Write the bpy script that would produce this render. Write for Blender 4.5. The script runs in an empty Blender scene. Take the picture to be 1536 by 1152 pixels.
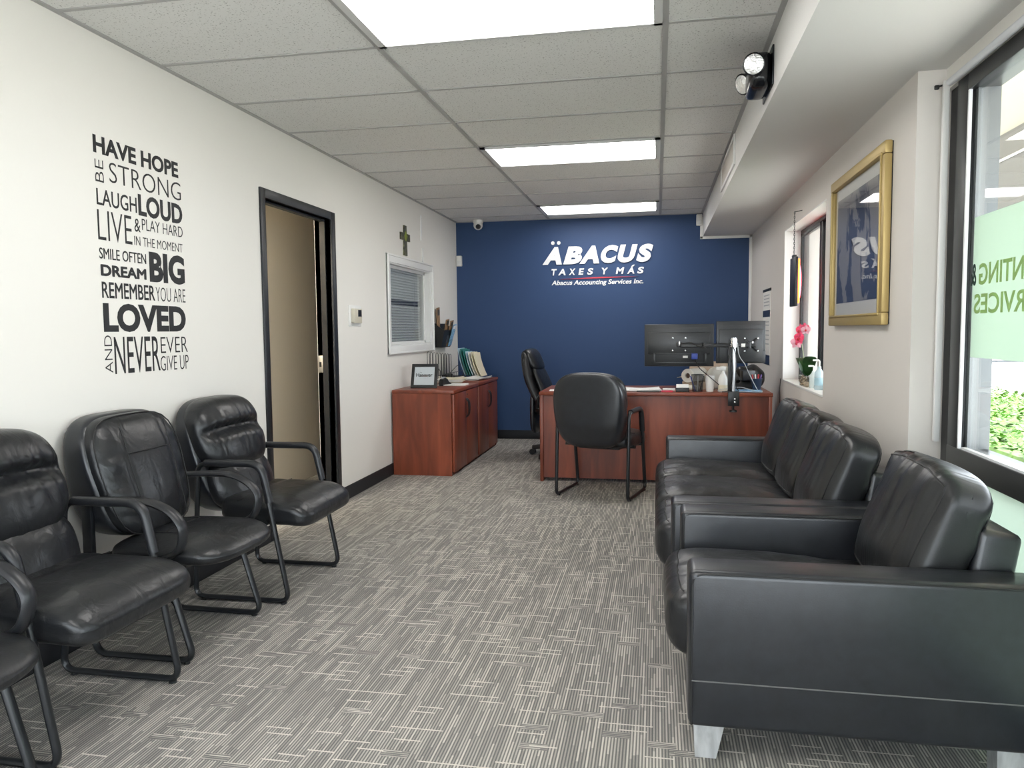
import bpy, bmesh, math, random
from mathutils import Vector, Matrix, noise as mnoise
random.seed(7)
C = bpy.context.scene.collection
SC = bpy.context.scene

# ------------------------------------------------------------------ camera, world, sun, exposure
cam_d = bpy.data.cameras.new('camera'); cam = bpy.data.objects.new('camera', cam_d); C.objects.link(cam)
cam_d.sensor_fit = 'HORIZONTAL'; cam_d.sensor_width = 36.0; cam_d.lens = 1129.36/1536*36; cam_d.clip_start = .02; cam_d.clip_end = 300
RM = Matrix(((0.98195766, -0.00360935, 0.18906645), (0.1888315, 0.07206519, -0.97936167), (-0.01009025, 0.99739339, 0.07144652)))
cam.matrix_world = Matrix.Translation((0, 0, 1.2441)) @ RM.to_4x4()
SC.camera = cam
SC.view_settings.view_transform = 'Standard'; SC.view_settings.look = 'None'
SC.view_settings.gamma = 1.0; SC.view_settings.use_curve_mapping = False
SC.view_settings.exposure = 0.60
try:
    SC.cycles.use_denoising = True
    SC.cycles.denoiser = 'OPENIMAGEDENOISE'
    SC.cycles.sample_clamp_indirect = 8.0
    SC.cycles.caustics_reflective = False; SC.cycles.caustics_refractive = False
except Exception: pass
world = bpy.data.worlds.new('sky'); SC.world = world; world.use_nodes = True
bg = world.node_tree.nodes['Background']; bg.inputs[0].default_value = (.86, .925, 1.0, 1); bg.inputs[1].default_value = 5.2
sun_d = bpy.data.lights.new('sun', 'SUN'); sun_d.energy = 7.0; sun_d.angle = .01; sun_d.color = (1, .96, .88)
sun = bpy.data.objects.new('sun', sun_d); C.objects.link(sun)
sun.rotation_euler = Vector((.45, .35, .85)).to_track_quat('Z', 'Y').to_euler(); sun.location = (8, 6, 12)
LAMP = 7.5          # emission of the ceiling light diffusers
PI = math.pi

# ------------------------------------------------------------------ materials
def mat(name, col, rough=.5, metal=0.0, var=None, bump=None, spec=.5, emit=None, alpha=None, rvar=None, coat=0):
    """var=(scale xyz, amount, detail) colour variation; bump=[(scale xyz, strength, distance, detail)...] noise bumps"""
    m = bpy.data.materials.new(name); m.use_nodes = True
    nt = m.node_tree; b = nt.nodes['Principled BSDF']
    b.inputs['Base Color'].default_value = (*col, 1); b.inputs['Roughness'].default_value = rough
    b.inputs['Metallic'].default_value = metal; b.inputs['Specular IOR Level'].default_value = spec
    if coat: b.inputs['Coat Weight'].default_value = coat; b.inputs['Coat Roughness'].default_value = .08
    if alpha is not None: b.inputs['Alpha'].default_value = alpha
    if emit: b.inputs['Emission Color'].default_value = (*emit[0], 1); b.inputs['Emission Strength'].default_value = emit[1]
    if var or bump or rvar:
        tc = nt.nodes.new('ShaderNodeTexCoord')
    def noise(sc, det=3.0, dist=0.0):
        mp = nt.nodes.new('ShaderNodeMapping'); mp.inputs['Scale'].default_value = sc
        nt.links.new(tc.outputs['Object'], mp.inputs['Vector'])
        n = nt.nodes.new('ShaderNodeTexNoise'); n.inputs['Scale'].default_value = 1.0; n.inputs['Detail'].default_value = det
        n.inputs['Distortion'].default_value = dist
        nt.links.new(mp.outputs[0], n.inputs['Vector']); return n
    if var:
        n = noise(var[0], var[2] if len(var) > 2 else 4, .4)
        r = nt.nodes.new('ShaderNodeValToRGB'); a = var[1]
        r.color_ramp.elements[0].position = .3; r.color_ramp.elements[1].position = .7
        r.color_ramp.elements[0].color = (*[c*(1-a) for c in col], 1); r.color_ramp.elements[1].color = (*[min(1, c*(1+a)) for c in col], 1)
        nt.links.new(n.outputs['Fac'], r.inputs[0]); nt.links.new(r.outputs[0], b.inputs['Base Color'])
    if rvar:
        n = noise(rvar[0], 5); mr = nt.nodes.new('ShaderNodeMapRange')
        mr.inputs['From Min'].default_value = .3; mr.inputs['From Max'].default_value = .7
        mr.inputs['To Min'].default_value = rough-rvar[1]; mr.inputs['To Max'].default_value = rough+rvar[1]
        nt.links.new(n.outputs['Fac'], mr.inputs['Value']); nt.links.new(mr.outputs[0], b.inputs['Roughness'])
    prev = None
    for bp in (bump or []):
        n = noise(bp[0], bp[3] if len(bp) > 3 else 3, bp[4] if len(bp) > 4 else 0)
        bn = nt.nodes.new('ShaderNodeBump'); bn.inputs['Strength'].default_value = bp[1]; bn.inputs['Distance'].default_value = bp[2]
        nt.links.new(n.outputs['Fac'], bn.inputs['Height'])
        if prev: nt.links.new(prev.outputs[0], bn.inputs['Normal'])
        prev = bn
    if prev: nt.links.new(prev.outputs[0], b.inputs['Normal'])
    return m

M = {}
M['wall'] = mat('wall_paint', (.81, .785, .735), .62, bump=[((90,)*3, .08, .002)])
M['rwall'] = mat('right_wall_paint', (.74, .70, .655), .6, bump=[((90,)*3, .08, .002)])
M['soffit'] = mat('soffit_paint', (.72, .71, .69), .6)
M['blue'] = mat('blue_wall_paint', (.0175, .053, .148), .58, bump=[((120,)*3, .08, .002)])
M['white'] = mat('white_gloss_paint', (.82, .82, .80), .35)
M['plastic'] = mat('white_plastic', (.78, .77, .73), .4)
M['black_trim'] = mat('black_paint', (.012, .014, .017), .38)
M['base'] = mat('black_rubber_base', (.012, .013, .016), .5)
M['cream'] = mat('cream_hall_paint', (.74, .67, .55), .6)
M['alu_dark'] = mat('dark_bronze_aluminium', (.03, .032, .034), .38, metal=.3)
M['leather'] = mat('black_leather', (.0115, .0125, .0145), .34, bump=[((13, 13, 13), .55, .008, 3, .8), ((260,)*3, .12, .0012, 2)], rvar=((14,)*3, .05))
M['leather_old'] = mat('worn_black_leather', (.012, .0125, .0145), .34, bump=[((7, 7, 7), .55, .014, 3, 1.2), ((240,)*3, .15, .0012, 2)], rvar=((9,)*3, .05))
M['leather_flat'] = mat('smooth_black_leather', (.012, .0140, .0185), .335, spec=.7, var=((26, 26, 26), .22, 8), bump=[((230,)*3, .15, .0012, 2), ((4,)*3, .12, .008)], rvar=((11, 30, 11), .045))
M['leather_fold'] = mat('gathered_black_leather', (.0115, .0125, .0140), .34, bump=[((3, 22, 3.5), .45, .010, 2, .6), ((240,)*3, .12, .0012, 2)], rvar=((9,)*3, .05))
M['seam'] = mat('black_seam', (.008, .008, .009), .5)
M['stitch'] = mat('grey_stitching', (.12, .12, .12), .5)
M['tube'] = mat('black_powder_coat', (.012, .0135, .016), .3)
M['arm_pad'] = mat('black_vinyl_arm', (.014, .015, .018), .36)
M['chrome'] = mat('chrome', (.75, .75, .76), .12, metal=1)
M['steel'] = mat('brushed_steel', (.58, .59, .60), .34, metal=1, bump=[((20, 20, 300), .1, .001)])
M['legm'] = mat('scuffed_aluminium_leg', (.62, .63, .64), .42, metal=.55, var=((40, 40, 12), .2))
M['blackp'] = mat('black_plastic', (.014, .015, .016), .38)
M['monitor'] = mat('monitor_back_plastic', (.022, .024, .026), .33)
M['paper'] = mat('white_paper', (.82, .81, .78), .7)
M['greyp'] = mat('grey_print', (.45, .46, .47), .7)
M['yellow'] = mat('yellow_pad', (.78, .68, .22), .7)
M['manila'] = mat('manila_folder', (.72, .66, .50), .7)
M['teal'] = mat('teal_folder', (.03, .20, .19), .6)
M['lblue'] = mat('pale_blue_folder', (.45, .62, .72), .6)
M['kraft'] = mat('brown_brochure', (.28, .17, .09), .6, var=((30, 30, 30), .35))
M['photo_dark'] = mat('dark_brochure_print', (.05, .045, .04), .5)
M['pamphlet'] = mat('blue_pamphlet', (.20, .38, .58), .5, var=((40, 40, 40), .6))
M['navy'] = mat('navy_print', (.02, .035, .075), .5)
M['gold'] = mat('gold_frame', (.50, .37, .15), .42, metal=.45)
M['matboard'] = mat('white_mat_board', (.80, .79, .76), .6)
M['letter'] = mat('white_acrylic', (.82, .84, .86), .25)
M['red'] = mat('red_acrylic', (.55, .03, .06), .3)
M['decal'] = mat('black_vinyl_decal', (.010, .011, .012), .5)
M['pink'] = mat('pink_petal', (.80, .16, .28), .5, var=((60,)*3, .25))
M['pinklight'] = mat('pale_pink_petal', (.85, .52, .60), .5)
M['leaf'] = mat('orchid_leaf', (.025, .10, .025), .38, var=((14,)*3, .4))
M['stemm'] = mat('orchid_stem', (.42, .50, .33), .5)
M['stone'] = mat('river_stones', (.30, .23, .16), .5, var=((90,)*3, .6))
M['card_tan'] = mat('tan_cardboard', (.50, .37, .26), .7)
M['towel'] = mat('paper_towel', (.76, .72, .64), .85, bump=[((200,)*3, .3, .001)])
M['bluep'] = mat('blue_plug', (.03, .06, .32), .4)
M['pencup'] = mat('dark_blue_plastic', (.02, .035, .07), .35)
M['redp'] = mat('red_plastic', (.5, .03, .04), .35)
M['purp'] = mat('purple_plastic', (.12, .06, .25), .35)
M['wire'] = mat('black_wire', (.01, .01, .011), .3)
M['bottle_blue'] = mat('pale_blue_plastic', (.60, .74, .80), .2, alpha=.75)
M['diff'] = mat('light_diffuser', (.9, .9, .9), .5, emit=((1.0, .975, .94), LAMP))
M['led_red'] = mat('red_neon', (.6, .05, .05), .5, emit=((1.0, .05, .07), 9))
M['led_orange'] = mat('orange_neon', (.7, .2, .02), .5, emit=((1.0, .20, .03), 3.2))
M['led_blue'] = mat('blue_neon', (.1, .2, .6), .5, emit=((.15, .3, 1), 5))
M['car'] = mat('silver_blue_car_paint', (.25, .32, .40), .25, metal=.4)
M['stucco'] = mat('cream_stucco', (.80, .75, .62), .8, bump=[((40,)*3, .3, .01)])
M['greystucco'] = mat('grey_brown_stucco', (.26, .25, .235), .8, bump=[((40,)*3, .3, .01)])
M['pave'] = mat('concrete', (.62, .60, .57), .8)
M['lens'] = mat('lamp_lens', (.85, .85, .85), .15, metal=.7, bump=[((120, 120, 120), .8, .004)])
M['orangebody'] = mat('metal_pole', (.2, .2, .2), .4, metal=.8)

def wood(name, along):
    m = bpy.data.materials.new(name); m.use_nodes = True; nt = m.node_tree; b = nt.nodes['Principled BSDF']
    tc = nt.nodes.new('ShaderNodeTexCoord'); mp = nt.nodes.new('ShaderNodeMapping')
    sc = [11.0, 11.0, 11.0]; sc[along] = 1.7; mp.inputs['Scale'].default_value = sc
    nt.links.new(tc.outputs['Object'], mp.inputs['Vector'])
    n = nt.nodes.new('ShaderNodeTexNoise'); n.inputs['Scale'].default_value = 1; n.inputs['Detail'].default_value = 7; n.inputs['Distortion'].default_value = .8
    nt.links.new(mp.outputs[0], n.inputs['Vector'])
    r = nt.nodes.new('ShaderNodeValToRGB'); e = r.color_ramp.elements
    e[0].position = .28; e[0].color = (.125, .028, .015, 1); e[1].position = .74; e[1].color = (.28, .068, .031, 1)
    x = e.new(.5); x.color = (.20, .046, .021, 1)
    nt.links.new(n.outputs['Fac'], r.inputs[0]); nt.links.new(r.outputs[0], b.inputs['Base Color'])
    b.inputs['Roughness'].default_value = .36
    return m
M['wood_z'] = wood('cherry_laminate_vertical', 2); M['wood_x'] = wood('cherry_laminate_top', 0); M['wood_y'] = wood('cherry_laminate_top_length', 1)

def carpet_mat():
    m = bpy.data.materials.new('striated_grey_carpet'); m.use_nodes = True; nt = m.node_tree; b = nt.nodes['Principled BSDF']
    L = nt.links.new; N = nt.nodes.new
    tc = N('ShaderNodeTexCoord'); sep = N('ShaderNodeSeparateXYZ'); L(tc.outputs['Object'], sep.inputs[0])
    def mth(op, a, bb=None):
        q = N('ShaderNodeMath'); q.operation = op
        for i, v in enumerate((a, bb)):
            if v is None: continue
            if isinstance(v, (int, float)): q.inputs[i].default_value = v
            else: L(v, q.inputs[i])
        return q.outputs[0]
    def comb(x, y):
        c = N('ShaderNodeCombineXYZ'); L(x, c.inputs[0]); L(y, c.inputs[1]); return c.outputs[0]
    def wn(v):
        w = N('ShaderNodeTexWhiteNoise'); w.noise_dimensions = '2D'; L(v, w.inputs['Vector']); return w.outputs['Value']
    X, Y = sep.outputs[0], sep.outputs[1]
    def ribs(u, v, seg, off):
        """fine ribs running along v: one light/dark yarn per rib and dash"""
        k = mth('FLOOR', mth('MULTIPLY', u, 1/.0095))
        fr = mth('FRACT', mth('MULTIPLY', u, 1/.0095))
        prof = mth('SINE', mth('MULTIPLY', fr, PI))
        h = wn(comb(k, mth('ADD', mth('MULTIPLY', k, 0.0), off)))
        d = mth('FLOOR', mth('ADD', mth('MULTIPLY', v, 1/seg), mth('MULTIPLY', h, 9.0)))
        lum = wn(comb(k, mth('ADD', d, off)))
        return prof, lum
    pA, lA = ribs(X, Y, .17, 3.0)
    pB, lB = ribs(Y, X, .13, 11.0)
    # blocks that pick the rib direction
    by = mth('FLOOR', mth('MULTIPLY', Y, 1/.036))
    bx = mth('FLOOR', mth('ADD', mth('MULTIPLY', X, 1/.085), mth('MULTIPLY', wn(comb(by, by)), 5.0)))
    pick = mth('GREATER_THAN', wn(comb(bx, by)), .95)
    def mix(f, a, bb):
        q = N('ShaderNodeMix'); q.data_type = 'FLOAT'; L(f, q.inputs[0]); L(a, q.inputs[2]); L(bb, q.inputs[3]); return q.outputs[0]
    prof = mix(pick, pA, pB); lum = mix(pick, lA, lB)
    # thin light cross yarns
    cy = mth('FLOOR', mth('MULTIPLY', Y, 1/.034)); cf = mth('FRACT', mth('MULTIPLY', Y, 1/.034))
    cx = mth('FLOOR', mth('ADD', mth('MULTIPLY', X, 1/.085), mth('MULTIPLY', wn(comb(cy, cy)), 7.0)))
    cross = mth('MULTIPLY', mth('GREATER_THAN', wn(comb(cx, mth('ADD', cy, 40.0))), .84), mth('LESS_THAN', cf, .17))
    r = N('ShaderNodeValToRGB'); e = r.color_ramp.elements
    e[0].position = 0.06; e[0].color = (.085, .090, .100, 1); e[1].position = .86; e[1].color = (.64, .60, .545, 1)
    x = e.new(.42); x.color = (.25, .238, .221, 1)
    fz = N('ShaderNodeTexNoise'); fz.inputs['Scale'].default_value = 420; fz.inputs['Detail'].default_value = 2; L(tc.outputs['Object'], fz.inputs['Vector'])
    val = mth('ADD', mth('ADD', mth('MULTIPLY', mth('POWER', lum, 1.5), .36), .33), mth('MULTIPLY', fz.outputs['Fac'], .36))
    val = mth('MULTIPLY', val, mth('ADD', mth('MULTIPLY', prof, .80), .18))
    val = mth('MAXIMUM', val, mth('MULTIPLY', cross, .88))
    L(val, r.inputs[0]); L(r.outputs[0], b.inputs['Base Color'])
    b.inputs['Roughness'].default_value = .95; b.inputs['Specular IOR Level'].default_value = .15
    bn = N('ShaderNodeBump'); bn.inputs['Strength'].default_value = .5; bn.inputs['Distance'].default_value = .003
    L(mth('ADD', prof, fz.outputs['Fac']), bn.inputs['Height']); L(bn.outputs[0], b.inputs['Normal'])
    return m
M['carpet'] = carpet_mat()

def tile_mat():
    m = bpy.data.materials.new('acoustic_ceiling_tile'); m.use_nodes = True; nt = m.node_tree; b = nt.nodes['Principled BSDF']
    L = nt.links.new; N = nt.nodes.new
    tc = N('ShaderNodeTexCoord'); n = N('ShaderNodeTexNoise'); n.inputs['Scale'].default_value = 130; n.inputs['Detail'].default_value = 2
    L(tc.outputs['Object'], n.inputs['Vector'])
    r = N('ShaderNodeValToRGB'); e = r.color_ramp.elements
    e[0].position = .30; e[0].color = (.36, .35, .33, 1); e[1].position = .40; e[1].color = (.73, .725, .705, 1)
    L(n.outputs['Fac'], r.inputs[0]); L(r.outputs[0], b.inputs['Base Color']); b.inputs['Roughness'].default_value = .9
    return m
M['tile'] = tile_mat()

def glass_mat(name, tint=(1, 1, 1), boost=1.0):
    m = bpy.data.materials.new(name); m.use_nodes = True; nt = m.node_tree
    for n in list(nt.nodes): nt.nodes.remove(n)
    out = nt.nodes.new('ShaderNodeOutputMaterial'); mx = nt.nodes.new('ShaderNodeMixShader')
    tr = nt.nodes.new('ShaderNodeBsdfTransparent'); tr.inputs[0].default_value = (*tint, 1)
    gl = nt.nodes.new('ShaderNodeBsdfGlossy'); gl.inputs['Roughness'].default_value = .0
    lw = nt.nodes.new('ShaderNodeLayerWeight'); lw.inputs[0].default_value = .5      # facing: Schlick reflectance
    pw = nt.nodes.new('ShaderNodeMath'); pw.operation = 'POWER'; pw.inputs[1].default_value = 5.0
    fr = nt.nodes.new('ShaderNodeMath'); fr.operation = 'MULTIPLY_ADD'; fr.inputs[1].default_value = .96*boost; fr.inputs[2].default_value = .04*boost
    nt.links.new(lw.outputs['Facing'], pw.inputs[0]); nt.links.new(pw.outputs[0], fr.inputs[0])
    nt.links.new(fr.outputs[0], mx.inputs[0]); nt.links.new(tr.outputs[0], mx.inputs[1]); nt.links.new(gl.outputs[0], mx.inputs[2])
    nt.links.new(mx.outputs[0], out.inputs[0]); return m
M['glass'] = glass_mat('window_glass', (.965, .975, .97))
M['picglass'] = glass_mat('picture_glass', (.97, .97, .97), .75)
def film_mat(name, col, trans):
    m = bpy.data.materials.new(name); m.use_nodes = True; nt = m.node_tree
    for n in list(nt.nodes): nt.nodes.remove(n)
    out = nt.nodes.new('ShaderNodeOutputMaterial')
    a = nt.nodes.new('ShaderNodeBsdfTranslucent'); a.inputs[0].default_value = (*col, 1)
    d = nt.nodes.new('ShaderNodeBsdfDiffuse'); d.inputs[0].default_value = (*col, 1)
    t = nt.nodes.new('ShaderNodeBsdfTransparent'); t.inputs[0].default_value = (*col, 1)
    m1 = nt.nodes.new('ShaderNodeMixShader'); m1.inputs[0].default_value = .35
    m2 = nt.nodes.new('ShaderNodeMixShader'); m2.inputs[0].default_value = trans
    nt.links.new(a.outputs[0], m1.inputs[1]); nt.links.new(d.outputs[0], m1.inputs[2])
    nt.links.new(m1.outputs[0], m2.inputs[1]); nt.links.new(t.outputs[0], m2.inputs[2]); nt.links.new(m2.outputs[0], out.inputs[0]); return m
M['film'] = film_mat('frosted_green_film', (.58, .67, .59), .12)
M['film_low'] = film_mat('pale_green_film', (.60, .67, .61), .12)
M['film_letter'] = film_mat('film_lettering', (.60, .70, .42), .45)
M['film_letter_dark'] = film_mat('dark_film_lettering', (.12, .16, .15), .2)

def map_mat():
    m = bpy.data.materials.new('navy_map_print'); m.use_nodes = True; nt = m.node_tree; b = nt.nodes['Principled BSDF']
    L = nt.links.new; N = nt.nodes.new
    tc = N('ShaderNodeTexCoord'); mp = N('ShaderNodeMapping'); mp.inputs['Scale'].default_value = (4.5, 4.5, 2.6); mp.inputs['Location'].default_value = (2.2, 1.7, .4)
    L(tc.outputs['Object'], mp.inputs['Vector'])
    n = N('ShaderNodeTexNoise'); n.inputs['Scale'].default_value = 1; n.inputs['Detail'].default_value = 9; n.inputs['Roughness'].default_value = .62; n.inputs['Distortion'].default_value = .5
    L(mp.outputs[0], n.inputs['Vector'])
    r = N('ShaderNodeValToRGB'); r.color_ramp.interpolation = 'LINEAR'; e = r.color_ramp.elements
    e[0].position = .50; e[0].color = (.012, .026, .075, 1); e[1].position = .515; e[1].color = (.27, .26, .27, 1)
    L(n.outputs['Fac'], r.inputs[0]); L(r.outputs[0], b.inputs['Base Color']); b.inputs['Roughness'].default_value = .6
    return m
M['map'] = map_mat()
def cross_mat():
    return mat('patterned_cross', (.09, .09, .05), .4, var=((55, 55, 35), .95, 2))
M['cross'] = cross_mat()
def mesh_cup():
    return mat('black_wire_mesh', (.02, .02, .022), .4, alpha=.5)
M['mesh'] = mesh_cup()

# ------------------------------------------------------------------ mesh helpers
def BM(): return bmesh.new()
def bx(bm, x0, x1, y0, y1, z0, z1, bev=0, seg=2, mtx=None):
    b2 = bmesh.new()
    vs = [b2.verts.new((x, y, z)) for x in (x0, x1) for y in (y0, y1) for z in (z0, z1)]
    for f in ((0, 1, 3, 2), (4, 6, 7, 5), (0, 4, 5, 1), (2, 3, 7, 6), (0, 2, 6, 4), (1, 5, 7, 3)): b2.faces.new([vs[i] for i in f])
    if bev: bmesh.ops.bevel(b2, geom=list(b2.edges), offset=bev, segments=seg, profile=.5, affect='EDGES')
    merge(bm, b2, mtx); return bm
def merge(bm, b2, mtx=None):
    if mtx is not None: bmesh.ops.transform(b2, matrix=mtx, verts=b2.verts)
    me = bpy.data.meshes.new('t'); b2.to_mesh(me); b2.free(); bm.from_mesh(me); bpy.data.meshes.remove(me)
def sweep(bm, pts, ra, rb=None, n=10, ref=None, closed=False):
    """tube with elliptic section: ra along ref, rb across it"""
    rb = rb or ra; pts = [Vector(p) for p in pts]; k = len(pts); rings = []
    pn = None
    for i, p in enumerate(pts):
        if closed: t = (pts[(i+1) % k]-pts[i-1]).normalized()
        else: t = (pts[min(i+1, k-1)]-pts[max(i-1, 0)]).normalized()
        if ref is not None: a = Vector(ref)
        else: a = pn if pn is not None else (Vector((0, 0, 1)) if abs(t.z) < .9 else Vector((1, 0, 0)))
        a = (a-t*a.dot(t)).normalized(); b = t.cross(a); pn = a
        rings.append([bm.verts.new(p+a*ra*math.cos(2*PI*j/n)+b*rb*math.sin(2*PI*j/n)) for j in range(n)])
    for i in range(k if closed else k-1):
        r0, r1 = rings[i], rings[(i+1) % k]
        for j in range(n): bm.faces.new((r0[j], r0[(j+1) % n], r1[(j+1) % n], r1[j]))
    if not closed:
        bm.faces.new(rings[0][::-1]); bm.faces.new(rings[-1])
    return bm
def rnd(pts, r, n=5, closed=False):
    """round the corners of a polyline"""
    pts = [Vector(p) for p in pts]; out = []; k = len(pts)
    for i, p in enumerate(pts):
        if not closed and i in (0, k-1): out.append(p); continue
        a, b = pts[i-1], pts[(i+1) % k]; da, db = a-p, b-p
        rr = r[i] if isinstance(r, (list, tuple)) else r
        rr = min(rr, da.length*.49, db.length*.49); A = p+da.normalized()*rr; B = p+db.normalized()*rr
        for j in range(n+1):
            t = j/n; out.append(A*(1-t)**2+p*2*t*(1-t)+B*t*t)
    return out
def smooth(pts, n=6):
    pts = [Vector(p) for p in pts]; out = []; k = len(pts)
    for i in range(k-1):
        p0, p1, p2, p3 = pts[max(i-1, 0)], pts[i], pts[i+1], pts[min(i+2, k-1)]
        for j in range(n):
            t = j/n
            out.append(.5*((2*p1)+(p2-p0)*t+(2*p0-5*p1+4*p2-p3)*t*t+(3*p1-p0-3*p2+p3)*t**3))
    out.append(pts[-1]); return out
def cyl(bm, p0, p1, r0, r1=None, n=16):
    r1 = r0 if r1 is None else r1; p0, p1 = Vector(p0), Vector(p1); t = (p1-p0).normalized()
    a = (Vector((0, 0, 1)) if abs(t.z) < .9 else Vector((1, 0, 0))); a = (a-t*a.dot(t)).normalized(); b = t.cross(a)
    R = [[bm.verts.new(p+a*r*math.cos(2*PI*j/n)+b*r*math.sin(2*PI*j/n)) for j in range(n)] for p, r in ((p0, r0), (p1, r1))]
    for j in range(n): bm.faces.new((R[0][j], R[0][(j+1) % n], R[1][(j+1) % n], R[1][j]))
    bm.faces.new(R[0][::-1]); bm.faces.new(R[1]); return bm
def lathe(bm, prof, n=24, origin=(0, 0, 0), axis='z'):
    o = Vector(origin); rings = []
    for r, z in prof:
        ring = []
        for j in range(n):
            c, s = max(r, 1e-4)*math.cos(2*PI*j/n), max(r, 1e-4)*math.sin(2*PI*j/n)
            ring.append(bm.verts.new(o+Vector({'z': (c, s, z), 'x': (z, c, s), 'y': (c, z, s)}[axis])))
        rings.append(ring)
    for a, b in zip(rings, rings[1:]):
        for j in range(n): bm.faces.new((a[j], a[(j+1) % n], b[(j+1) % n], b[j]))
    bm.faces.new(rings[0][::-1]); bm.faces.new(rings[-1]); return bm
def pad(bm, half, e1=4.0, e2=3.0, n=14, fn=None, flat=None):
    """rounded cushion, thickness along x; e1 = outline exponent (y,z), e2 = edge roundness; fn maps (p, unit) -> p"""
    b2 = bmesh.new(); key = {}
    def V(u):
        k = tuple(round(c, 5) for c in u)
        if k in key: return key[k]
        x, y, z = u
        r = ((abs(y)**e1+abs(z)**e1)**(e2/e1)+abs(x)**e2)**(1/e2)
        q = Vector((x/r, y/r, z/r)); p = Vector((q.x*half[0], q.y*half[1], q.z*half[2]))
        if fn: p = Vector(fn(p, q))
        key[k] = b2.verts.new(p); return key[k]
    g = [math.tan((-1+2*i/n)*PI/4) for i in range(n+1)]
    for ax in range(3):
        for s in (-1, 1):
            for i in range(n):
                for j in range(n):
                    qd = []
                    for a, b in ((i, j), (i+1, j), (i+1, j+1), (i, j+1)):
                        u = [0, 0, 0]; u[ax] = s; u[(ax+1) % 3] = g[a]; u[(ax+2) % 3] = g[b]; qd.append(V(u))
                    b2.faces.new(qd if s > 0 else qd[::-1])
    merge(bm, b2); return bm
def onpad(half, e1, e2, fn, u):
    x, y, z = u; r = ((abs(y)**e1+abs(z)**e1)**(e2/e1)+abs(x)**e2)**(1/e2); q = Vector((x/r, y/r, z/r))
    return fn(Vector((q.x*half[0], q.y*half[1], q.z*half[2])), q)
def poly(bm, pts, thick):
    """extruded polygon: pts list of Vector, thick = Vector"""
    a = [bm.verts.new(Vector(p)) for p in pts]; b = [bm.verts.new(Vector(p)+Vector(thick)) for p in pts]
    bm.faces.new(a[::-1]); bm.faces.new(b); n = len(a)
    for i in range(n): bm.faces.new((a[i], a[(i+1) % n], b[(i+1) % n], b[i]))
    return bm
def obj(name, bm, m, parent=None, label=None, angle=40, loc=None):
    bmesh.ops.recalc_face_normals(bm, faces=bm.faces)
    me = bpy.data.meshes.new(name); bm.to_mesh(me); bm.free()
    me.materials.append(M[m] if isinstance(m, str) else m)
    me.shade_smooth(); me.set_sharp_from_angle(angle=math.radians(angle))
    o = bpy.data.objects.new(name, me); C.objects.link(o)
    if parent is not None: o.parent = parent
    if label: o['label'] = label
    if loc: o.location = loc
    return o
def tag(o, label, cat, group=None, kind=None):
    o['label'] = label; o['category'] = cat
    if group: o['group'] = group
    if kind: o['kind'] = kind
    return o
def thing(name, label, cat, loc=(0, 0, 0), rz=0, group=None):
    o = bpy.data.objects.new(name, None); o.empty_display_size = .1; C.objects.link(o); o.location = loc; o.rotation_euler = (0, 0, rz)
    return tag(o, label, cat, group)
def struct(name, bm, m, label=None):
    o = obj(name, bm, m, label=label); o['kind'] = 'structure'; return o
def dup(root, loc, rz, label):
    r = root.copy(); C.objects.link(r); r.location = loc; r.rotation_euler = (0, 0, rz); r['label'] = label
    for ch in list(root.children):
        c = ch.copy(); C.objects.link(c); c.parent = r
        for g in list(ch.children):
            d = g.copy(); C.objects.link(d); d.parent = c
    return r
def text_bm(s, o, ux, uy, w, h, t, bold=0.0, shear=0.0, spacing=1.0):
    """lettering fitted to the box w x h at o, ux/uy the reading and up directions, t its relief"""
    cu = bpy.data.curves.new('t', 'FONT'); cu.body = s; smear = bold if ('M' in s and bold > 0) else 0; cu.offset = 0 if smear else bold; cu.extrude = .5; cu.resolution_u = 4; cu.space_character = spacing
    ob = bpy.data.objects.new('t', cu); C.objects.link(ob)
    dg = bpy.context.evaluated_depsgraph_get(); dg.update()
    me = bpy.data.meshes.new_from_object(ob.evaluated_get(dg)); bpy.data.objects.remove(ob); bpy.data.curves.remove(cu)
    b = bmesh.new(); b.from_mesh(me); bpy.data.meshes.remove(me)
    if smear:                                   # thicken letters with sharp inner corners by overlapping shifted copies
        base = b; b = bmesh.new()
        for k in range(10):
            a = 2*PI*k/10; c2 = base.copy(); merge(b, c2, Matrix.Translation((smear*math.cos(a), smear*math.sin(a), .03*k if t > .002 else .12*k)))
        base.free()
    for v in b.verts: v.co.x += shear*v.co.y
    xs = [v.co.x for v in b.verts]; ys = [v.co.y for v in b.verts]; x0, x1, y0, y1 = min(xs), max(xs), min(ys), max(ys)
    ux, uy = Vector(ux), Vector(uy); nz = ux.cross(uy); o = Vector(o)
    for v in b.verts:
        v.co = o+ux*((v.co.x-x0)/(x1-x0)*w)+uy*((v.co.y-y0)/(y1-y0)*h)+nz*((v.co.z+.5)*t)
    return b

# ------------------------------------------------------------------ room measurements (metres)
XL, XR, YB, ZC, YF = -2.261, .989, 8.43, 2.475, -1.6
XS, ZS, YC, XW = .479, 2.228, 3.24, 1.09        # soffit face, soffit underside, end of right wall, shop window plane

# ------------------------------------------------------------------ shell
struct('floor', bx(BM(), -3.0, 1.2, YF-.1, YB+.1, -.06, 0), 'carpet')
b = bx(BM(), XL-.12, 1.25, YF-.1, YB+.12, ZC, ZC+.05); struct('ceiling', b, 'tile')
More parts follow.
